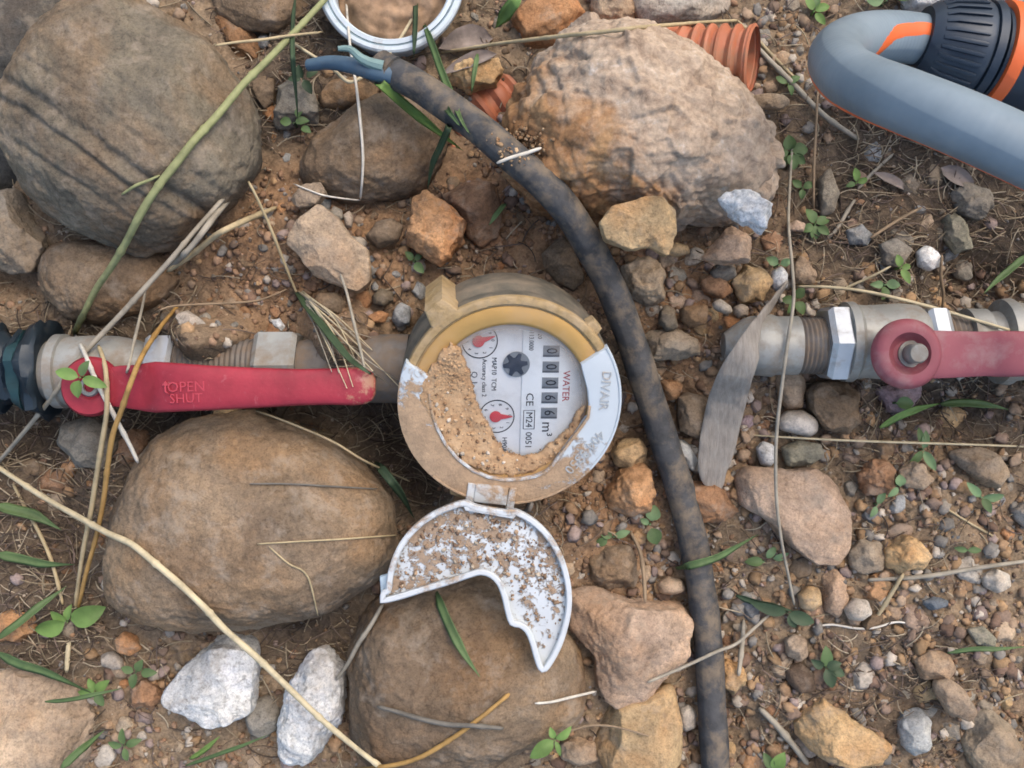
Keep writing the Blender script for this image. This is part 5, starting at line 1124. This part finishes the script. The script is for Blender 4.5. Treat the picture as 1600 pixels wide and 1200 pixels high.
for lb, px, py, lf, mi, lv in WEEDS:
    z0 = .01
    for _ in range(4): p0 = P(px, py, z0); z0 = max(hm(p0.x, p0.y), -.01)
    c0 = P(px, py, z0)
    root = thing("weed", c0, lb, "weed", "small green weeds"); zt = lf * .001
    V, F = tube(np.array([(0, 0, -.002), (.0003, .0002, zt * .5), (0, 0, zt)]), [.0005, .00045, .0004], 6); link("stem", mesh("stem", V, F, GREEN[mi]), (0, 0, 0), root)
    for k, (an, L, W, dist) in enumerate(lv):
        a = math.radians(an); r = random.Random(px + k)
        V, F = leaf_mesh(L * S * .97, W * S * .97, .25 + .3 * r.random(), .3 + .3 * r.random())
        lo = link("leaf", mesh("leaf", V, F, GREEN[mi if r.random() < .75 else 0]), (dist * S * math.cos(a), dist * S * math.sin(a), zt), root)
        lo.rotation_euler = (r.uniform(-.35, .35), r.uniform(-.25, .15), a)

def litter_mat(name, rgb):
    return plain(name, rgb, .85, .35, 160, .5)
M_dead = litter_mat("dead_leaf", (150, 136, 124))
for lb, px, py, L, W, an in (("curled grey dead leaf beside the pipe mouth under the tan straw", 770, 60, 86, 40, 190), ("pale shrivelled dead leaf under the tan straw behind the sandy stone", 776, 84, 90, 22, 200), ("dry grey-brown leaf under the hose beside the broad grey stone", 1470, 262, 60, 26, -30), ("small dry leaf in the litter above the kite-shaped stone", 1412, 296, 54, 16, 150)):
    p0 = P(px, py, .01); z0 = max(hm(p0.x, p0.y), 0) + .0015
    V, F = leaf_mesh(L * S, W * S, .16, 1.1); V = np.array(V); V[:, 2] += .0012 * fbm(V / .005, px % 50, 2)
    V = np.vstack([V, V - np.array([0, 0, .0003])]); nb = len(V) // 2; F = F + [tuple(i + nb for i in q[::-1]) for q in F]
    o = link("dead_leaf", mesh("dead_leaf", V, F, M_dead), P(px, py, z0)); o.rotation_euler = (0.15, 0, math.radians(an)); tag(o, lb, "dead leaf", "dry leaves")
tuft = thing("grass_tuft", P(476, 462, .02), "wispy grey tuft of fine dry fibres spreading towards the meter inlet", "dry grass")
rt = random.Random(5)
for k in range(16):
    ex, ey = rt.uniform(520, 640), rt.uniform(520, 618); mx_, my_ = (476 + ex) / 2 + rt.uniform(-14, 14), (470 + ey) / 2 + rt.uniform(-22, 8)
    path = lay([(470 + rt.uniform(-3, 3), 458 + rt.uniform(-3, 3)), (mx_, my_), (ex, ey)], .0003, 6.0, True, lift=.001)
    part("strand", tube(path, np.linspace(.00032, .00014, len(path)), 5), stem_mat('grey' if k % 3 else 'cream'), tuft)

# ---------------------------------------------------------------- loose pebbles: individuals first, grit as one mass
mask = np.zeros((300, 400), bool); yy, xx = np.mgrid[0:300, 0:400]; xx = xx * 4 + 2; yy = yy * 4 + 2
for poly in occupied:
    if len(poly) > 2: mask |= in_poly(xx, yy, poly)
def free(px, py):
    i, j = int(py // 4), int(px // 4)
    return 0 <= i < 300 and 0 <= j < 400 and not mask[i, j]
ZONES = [  # centre, radii, weight, size range, palette
 (1380, 860, 200, 190, 5.6, (9, 27), ['tan','ochre','tan','greytan','pale','orange','grey','bluegrey','brown','pink']),
 (1190, 1090, 110, 130, 2.8, (9, 25), ['tan','ochre','orange','pale','brown','pink','greytan','redbrown']),
 (1470, 1060, 120, 130, 2.0, (9, 22), ['tan','grey','greytan','pale','ochre','brown']),
 (1070, 480, 100, 100, 2.2, (10, 22), ['brown','ochre','tan','pink','pale','grey','redbrown','orange']),
 (960, 830, 80, 90, 1.1, (6, 15), ['brown','tan','redbrown','pale']),
 (1150, 660, 70, 90, 1.1, (6, 14), ['redbrown','tan','mauve','pale','brown']),
 (480, 420, 160, 100, 2.3, (6, 14), ['brown','orange','tan','redbrown','pale','grey','brown']),
 (600, 420, 70, 80, 1.2, (7, 16), ['brown','tan','grey','bluegrey','redbrown']),
 (800, 350, 70, 60, .9, (7, 15), ['orange','brown','redbrown']),
 (430, 230, 50, 100, .9, (7, 16), ['grey','orange','bluegrey','brown']),
 (1230, 90, 90, 90, 1.4, (7, 16), ['greytan','grey','tan','pale']),
 (1410, 360, 170, 110, 1.7, (9, 24), ['grey','bluegrey','greytan','tan']),
 (120, 870, 110, 130, 1.0, (10, 24), ['brown','greytan','redbrown','orange']),
 (200, 1120, 140, 90, 1.5, (9, 22), ['brown','orange','tan','pale','greytan']),
 (460, 1160, 110, 60, .7, (8, 18), ['brown','grey','tan','redbrown']),
 (960, 1180, 120, 40, .8, (8, 18), ['tan','ochre','pale','grey']),
 (800, 40, 80, 60, .5, (7, 16), ['brown','grey','tan']),
 (370, 500, 110, 30, .8, (6, 15), ['pale','grey','orange','bluegrey','brown']),
]
variants = []
for k in range(26):
    sty = ['smooth', 'ang', 'craggy', 'ang', 'round', 'ang', 'slab'][k % 7]; rr0 = np.random.default_rng(500 + k)
    th = np.arange(180) * 2 * math.pi / 180; el = rr0.uniform(.62, 1.0)
    R = 1 / np.sqrt(np.cos(th) ** 2 + (np.sin(th) / el) ** 2)
    for h_ in (2, 3, 5): R = R * (1 + rr0.uniform(.02, .09) * np.cos(h_ * th + rr0.uniform(0, 6.28)))
    V, F = stone_verts(R * .01, .01 * rr0.uniform(.45, .75) * (.7 if sty == 'slab' else 1), sty, 700 + k, 4)
    variants.append((sty, V / .01 * 1.0, F))
_pv = {}
def pebble_mesh(k, pal):
    if (k, pal) not in _pv:
        sty, V, F = variants[k]; _pv[k, pal] = mesh("pebble", V * .004, F, rock(pal, 's' if sty in ('round', 'smooth') else 'm'))
    return _pv[k, pal]
LAND = [("meter ring", 797, 628), ("white lid", 740, 860), ("bright red lever", 400, 605), ("union nut", 436, 548), ("beige slab", 515, 385), ("orange craggy stone", 680, 355), ("smooth brown boulder", 590, 235),
 ("grooved boulder", 205, 200), ("rough boulder", 1000, 210), ("conduit end", 1140, 90), ("hose bend", 1300, 90), ("yellow-orange flat stone", 995, 350), ("bright yellow stone", 1172, 445), ("grey strap", 1130, 640),
 ("faded lever's eye", 1416, 553), ("smooth pinkish stone", 1235, 800), ("rounded brown stone", 1300, 635), ("rusty lump", 1370, 745), ("pale orange knobbly stone", 1420, 868), ("orange-tan wedge", 1320, 1140),
 ("capped tan stone", 1460, 1040), ("grey-tan slab", 1555, 1160), ("angular pinkish stone", 990, 1000), ("flat orange-tan stone", 1000, 1150), ("yellow-ochre lump", 1142, 1055), ("slate-blue stone", 1460, 943),
 ("three-leaved sprout", 1528, 776), ("knobbly orange-brown stone", 988, 768), ("red-brown slanted stone", 1112, 784), ("chalk-white stone", 330, 1060), ("narrow white stone", 490, 1100), ("bumpy pale rock", 60, 1130),
 ("tan oval boulder", 400, 820), ("broad leafy sprout", 112, 968), ("broad grey stone", 1525, 315), ("kite-shaped stone", 1400, 396), ("long pale grey stone", 1295, 300), ("grey block", 465, 165), ("rust-brown block", 745, 335),
 ("white-streaked stone", 1050, 540), ("pipe mouth", 610, 40), ("lid's boulder", 740, 1050), ("round cream stone", 1340, 952), ("green-white stone", 1452, 404), ("beige block", 906, 1172), ("rounded grey cobble", 138, 694), ("wide brown-grey stone", 1528, 728), ("tan stone by the cable", 1048, 915)]
CW = {'tan': 'tan', 'ochre': 'ochre', 'greytan': 'beige', 'pale': 'cream', 'orange': 'orange-brown', 'grey': 'grey', 'bluegrey': 'bluish grey', 'brown': 'brown', 'pink': 'pinkish', 'redbrown': 'reddish brown', 'mauve': 'mauve'}
SH = {'round': 'rounded', 'smooth': 'smooth', 'ang': 'angular', 'craggy': 'knobbly', 'slab': 'flat'}
ORD = ['', 'second ', 'third ', 'fourth ', 'fifth ', 'sixth ', 'seventh ', 'eighth ']
placed = []; cnt = {}
rp = random.Random(11); wts = [z[4] for z in ZONES]
tries = 0
while len(placed) < 300 and tries < 60000:
    tries += 1; z = rp.choices(ZONES, wts)[0]
    px, py = rp.gauss(z[0], z[2] * .62), rp.gauss(z[1], z[3] * .62)
    lo, hi = z[5]; sz = lo + (hi - lo) * rp.random() ** 1.5
    if not (4 < px < 1596 and 4 < py < 1196) or not free(px, py): continue
    if any(math.hypot(px - a, py - b) < (sz + s_) * .82 for a, b, s_, *_ in placed): continue
    placed.append((px, py, sz, rp.choice(z[6]), rp.randrange(26), rp.random() * 360))
placed.sort(key=lambda t: -t[2])
info = []
for (px, py, sz, pal, k, rot) in placed:
    ds = sorted((math.hypot(px - a, py - b), nm, a, b) for nm, a, b in LAND); d0, nm, a, b = ds[0]
    dx_, dy_ = px - a, py - b
    rel = ("right of" if dx_ > 0 else "left of") if abs(dx_) > abs(dy_) else ("below" if dy_ > 0 else "above")
    szw = "tiny" if sz < 9 else ("small" if sz < 13 else "larger")
    info.append((f"{szw} {CW[pal]} {SH[variants[k][0]]} pebble {rel} the {nm}", d0))
for i, (px, py, sz, pal, k, rot) in enumerate(placed):
    base, d0 = info[i]; same = sorted(q[1] for q in info if q[0] == base); rank = same.index(d0)
    lb = base if len(same) == 1 else (base + ", closest to it" if rank == 0 else base + ", " + ORD[rank] + "closest to it")
    p0 = P(px, py, .004); zg = float(ground_h(np.array([p0.x]), np.array([p0.y]))[0]); kz = sz * S / .004
    o = link("pebble", pebble_mesh(k, pal), P(px, py, zg + sz * S * rp.uniform(-.12, .22)))
    o.scale = (kz, kz, kz); o.rotation_euler = (rp.uniform(-.3, .3), rp.uniform(-.3, .3), math.radians(rot))
    tag(o, lb, "pebble", "loose pebbles in the soil")

# grit, clods and litter: too many and too small to count
def scatter(n, size, seed, zone_bias, colours, sub=1):
    r = np.random.default_rng(seed); V0, F0 = ico(sub); out = []; cols = []
    X_, Y_ = r.uniform(-80, 1680, n * 4), r.uniform(-60, 1260, n * 4)
    hum, rust = soil_kind(X_, Y_); p3 = np.stack([X_ / 70, Y_ / 70, 0 * X_ + seed], 1); w_ = zone_bias(X_, Y_, hum, rust) * np.clip(.55 + 1.3 * fbm(p3, seed, 3), .05, 1.5)
    keep = np.nonzero(r.random(n * 4) < w_)[0][:n]; X_, Y_ = X_[keep], Y_[keep]; m_ = len(X_)
    xw, yw = (X_ - 800) * S, -(Y_ - 600) * S; zg = ground_h(xw, yw) + ground_fine(xw, yw)
    sz = (size[0] + (size[1] - size[0]) * r.random(m_) ** 2.6) * S
    A = r.normal(size=(m_, 3, 3)); Q, _ = np.linalg.qr(A)
    sc3 = r.uniform(.55, 1.1, (m_, 3)); jit = 1 + r.uniform(-.28, .28, (m_, len(V0)))
    VV = V0[None] * jit[:, :, None] * sc3[:, None, :]; VV = np.einsum('nij,nvj->nvi', Q, VV) * sz[:, None, None]
    VV[:, :, 2] *= .8
    VV += np.stack([xw, yw, zg + sz * .25], 1)[:, None, :]
    FF = F0[None] + (np.arange(m_) * len(V0))[:, None, None]
    ci = r.integers(0, len(colours), m_); cc = np.array([lin(mute(c, .85, .95)) for c in colours])[ci] * r.uniform(.72, 1.22, (m_, 1))
    return VV.reshape(-1, 3), FF.reshape(-1, 3), np.repeat(cc, len(V0), 0)
ga = NT("grit_stone"); v, _ = ga.coords(False)
ca_ = ga.n("ShaderNodeAttribute", attribute_name="tint").outputs["Color"]
ga.set(Base_Color=ga.mix(ca_, ga.ramp(ga.noise(v, 700, 4, .7), [(.3, (.62,) * 3), (.7, (1.25,) * 3)]), .8, 'MULTIPLY'), Roughness=.92, Specular_IOR_Level=.2); ga.bump(ga.noise(v, 1200, 4), .6, .0004)
def grit(name, label, cat, n, size, seed, bias, colours, sub=1, smooth=False):
    V, F, cc = scatter(n, size, seed, bias, colours, sub); me = mesh(name, V, F, ga.m, smooth)
    a = me.color_attributes.new("tint", 'FLOAT_COLOR', 'POINT'); a.data.foreach_set("color", np.concatenate([cc, np.ones((len(cc), 1))], 1).astype(np.float32).ravel())
    return tag(link(name, me), label, cat, kind="stuff")
grav = lambda x, y, h, r: np.clip(.13 + .87 * (x > 980) * (y > 420) + .25 * (y > 950) + .35 * r + .3 * (x > 1150) * (y < 200) - .25 * h, .04, 1)
grit("gravel", "fine mixed gravel strewn over the soil", "gravel", 6000, (3.5, 13.5), 801, grav, [(190,158,124),(178,140,100),(160,132,108),(204,188,164),(154,146,132),(140,110,88),(190,150,104),(172,148,134)], 2, False)
grit("grit", "coarse sand and grit between the stones", "grit", 9000, (1.3, 4.2), 802, lambda x, y, h, r: np.clip(.5 + .3 * (x > 980) - .15 * h, .1, 1), [(190,158,122),(174,140,104),(152,122,96),(206,186,158),(158,150,140),(130,106,86)])
grit("soil_crumbs", "crumbly rust-brown soil clods", "soil", 12000, (1.6, 9.0), 803, lambda x, y, h, r: np.clip(.16 + .9 * r - .2 * h, .03, 1), [(176,136,100),(164,124,90),(188,148,112),(150,116,86)])
# crumbs lying on the open lid, on the cable's dusty shoulder and on the meter's mud
def crumbs(name, label, px, py, zf, size, seed, cols):
    r = np.random.default_rng(seed); V0, F0 = ico(1); n_ = len(px); VV = []; cc = []
    sz = (size[0] + (size[1] - size[0]) * r.random(n_) ** 2.5) * S; Q, _ = np.linalg.qr(r.normal(size=(n_, 3, 3)))
    B_ = V0[None] * (1 + r.uniform(-.3, .3, (n_, 12)))[:, :, None] * r.uniform(.55, 1.1, (n_, 1, 3)); B_ = np.einsum('nij,nvj->nvi', Q, B_) * sz[:, None, None]
    c_ = np.array([zf(a, b)[:] for a, b in zip(px, py)]); c_[:, 2] += sz * .3; B_ += c_[:, None, :]
    ci = np.array([lin(c) for c in cols])[r.integers(0, len(cols), n_)] * r.uniform(.7, 1.2, (n_, 1))
    me = mesh(name, B_.reshape(-1, 3), (F0[None] + (np.arange(n_) * 12)[:, None, None]).reshape(-1, 3), ga.m, False); cc = np.repeat(ci, 12, 0)
    a = me.color_attributes.new("tint", 'FLOAT_COLOR', 'POINT'); a.data.foreach_set("color", np.concatenate([cc, np.ones((len(cc), 1))], 1).astype(np.float32).ravel())
    return tag(link(name, me), label, "soil", kind="stuff")
rc = np.random.default_rng(33); cx, cy = rc.uniform(600, 890, 3000), rc.uniform(790, 1045, 3000)
kl = in_poly(cx, cy, lid_out) & (poly_dist(cx, cy, lid_out) > 9) & (rc.random(3000) < np.clip(1.0 - (cy - 800) / 190, .10, .5)); yh = P(770, 800, ZL).y
crumbs("lid_crumbs", "brown crumbs of soil lying in the open white lid", cx[kl], cy[kl], lambda a, b: Vector((P(a, b, ZL).x, P(a, b, ZL).y, ZL + .0010 + (P(a, b, ZL).y - yh) * .10)), (1.0, 4.6), 34, [(164,136,108),(150,122,96),(180,152,122),(138,112,90),(200,184,160)])
cx, cy = rc.normal(808, 24, 260), rc.normal(226, 13, 260)
def on_cable(a, b):
    z = .045
    for _ in range(3): p_ = P(a, b, z); z = max(hm(p_.x, p_.y), .02)
    return P(a, b, z)
crumbs("cable_crumbs", "tan soil crumbs heaped on the cable where it meets the rough boulder", cx, cy, on_cable, (1.2, 4.5), 35, [(176,144,108),(164,130,96),(190,160,124),(150,118,88)])
cx, cy = rc.uniform(655, 900, 900), rc.uniform(540, 750, 900); kl = in_poly(cx, cy, pts("660 610 690 552 712 545 738 612 774 690 820 722 880 692 900 668 866 728 800 746 730 726 690 690"))
def on_mud(a, b):
    i = np.argmin((dx - (a - MC[0]) * U) ** 2 + (dy + (b - MC[1]) / CT * U) ** 2); return MLOC @ MROT @ Vector((dx[i], dy[i], hz[i] * U))
crumbs("mud_crumbs", "small clods and grains on the mud over the dial", cx[kl], cy[kl], on_mud, (1.0, 4.2), 36, [(188,154,116),(170,136,102),(204,174,138),(150,118,88),(214,200,178)])
# dead roots and grass litter
def fibres(n, seed, bias):
    r = np.random.default_rng(seed); X_, Y_ = r.uniform(-60, 1660, n * 8), r.uniform(-50, 1250, n * 8)
    hum, rust = soil_kind(X_, Y_); keep = np.nonzero(r.random(n * 8) < bias(X_, Y_, hum))[0][:n]; X_, Y_ = X_[keep], Y_[keep]; m_ = len(X_)
    ns = 6; ang = r.uniform(0, math.pi * 2, m_); ang = np.where(r.random(m_) < .5, r.normal(0, .5, m_), ang); L = r.uniform(14, 70, m_) * S; cv = r.normal(0, 1.0, m_)
    t = np.linspace(-.5, .5, ns); a = ang[:, None] + cv[:, None] * t[None]
    x = (X_[:, None] - 800) * S + np.cumsum(np.cos(a), 1) * (L / ns)[:, None]; y = -(Y_[:, None] - 600) * S + np.cumsum(np.sin(a), 1) * (L / ns)[:, None]
    z = ground_h(x, y) + .0011 + r.uniform(0, .0022, (m_, 1)) + .001 * np.cos(t * 3)[None]
    rad = r.uniform(.00012, .00034, (m_, 1, 1)); an3 = np.arange(3) * 2 * math.pi / 3
    nxv, nyv = -np.sin(a), np.cos(a)
    V = np.stack([x[:, :, None] + nxv[:, :, None] * np.cos(an3) * rad, y[:, :, None] + nyv[:, :, None] * np.cos(an3) * rad, z[:, :, None] + np.sin(an3) * rad], -1).reshape(-1, 3)
    F1 = []
    for i in range(ns - 1):
        for j in range(3): F1.append((i * 3 + j, i * 3 + (j + 1) % 3, (i + 1) * 3 + (j + 1) % 3, (i + 1) * 3 + j))
    F = (np.array(F1)[None] + (np.arange(m_) * ns * 3)[:, None, None]).reshape(-1, 4)
    cols = np.array([lin(c) for c in [(150,130,106),(120,102,84),(176,158,128),(100,86,74),(136,118,104),(190,174,146)]])[r.integers(0, 6, m_)] * r.uniform(.7, 1.1, (m_, 1))
    return V, F, np.repeat(cols, ns * 3, 0)
V, F, cc = fibres(6500, 811, lambda x, y, h: np.clip(h * .9 + .05, 0, 1))
me = mesh("dry_litter", V, F, ga.m); a = me.color_attributes.new("tint", 'FLOAT_COLOR', 'POINT'); a.data.foreach_set("color", np.concatenate([cc, np.ones((len(cc), 1))], 1).astype(np.float32).ravel())
tag(link("dry_litter", me), "tangled dead roots and dry grass litter on the soil", "litter", kind="stuff")

# ---------------------------------------------------------------- volume added to lift the blacks, like a smeared lens
hz_ = mesh("added_veil", *slab([(-1.75, -1.75), (1.75, -1.75), (1.75, 1.75), (-1.75, 1.75)], -1.06, H + 0.03), None, False)
hm_ = bpy.data.materials.new("added_veil"); hm_.use_nodes = True; ht = hm_.node_tree; ht.nodes.remove(ht.nodes["Principled BSDF"])
pv = ht.nodes.new("ShaderNodeVolumePrincipled"); pv.inputs["Color"].default_value = (1.0, 0.985, 0.955, 1); pv.inputs["Density"].default_value = 0.8
ht.links.new(pv.outputs[0], ht.nodes["Material Output"].inputs["Volume"])
hz_.materials.append(hm_); tag(link("added_veil", hz_), "thin pale volume added to lift dark tones like a lens veil", "added_veil", kind="stuff")
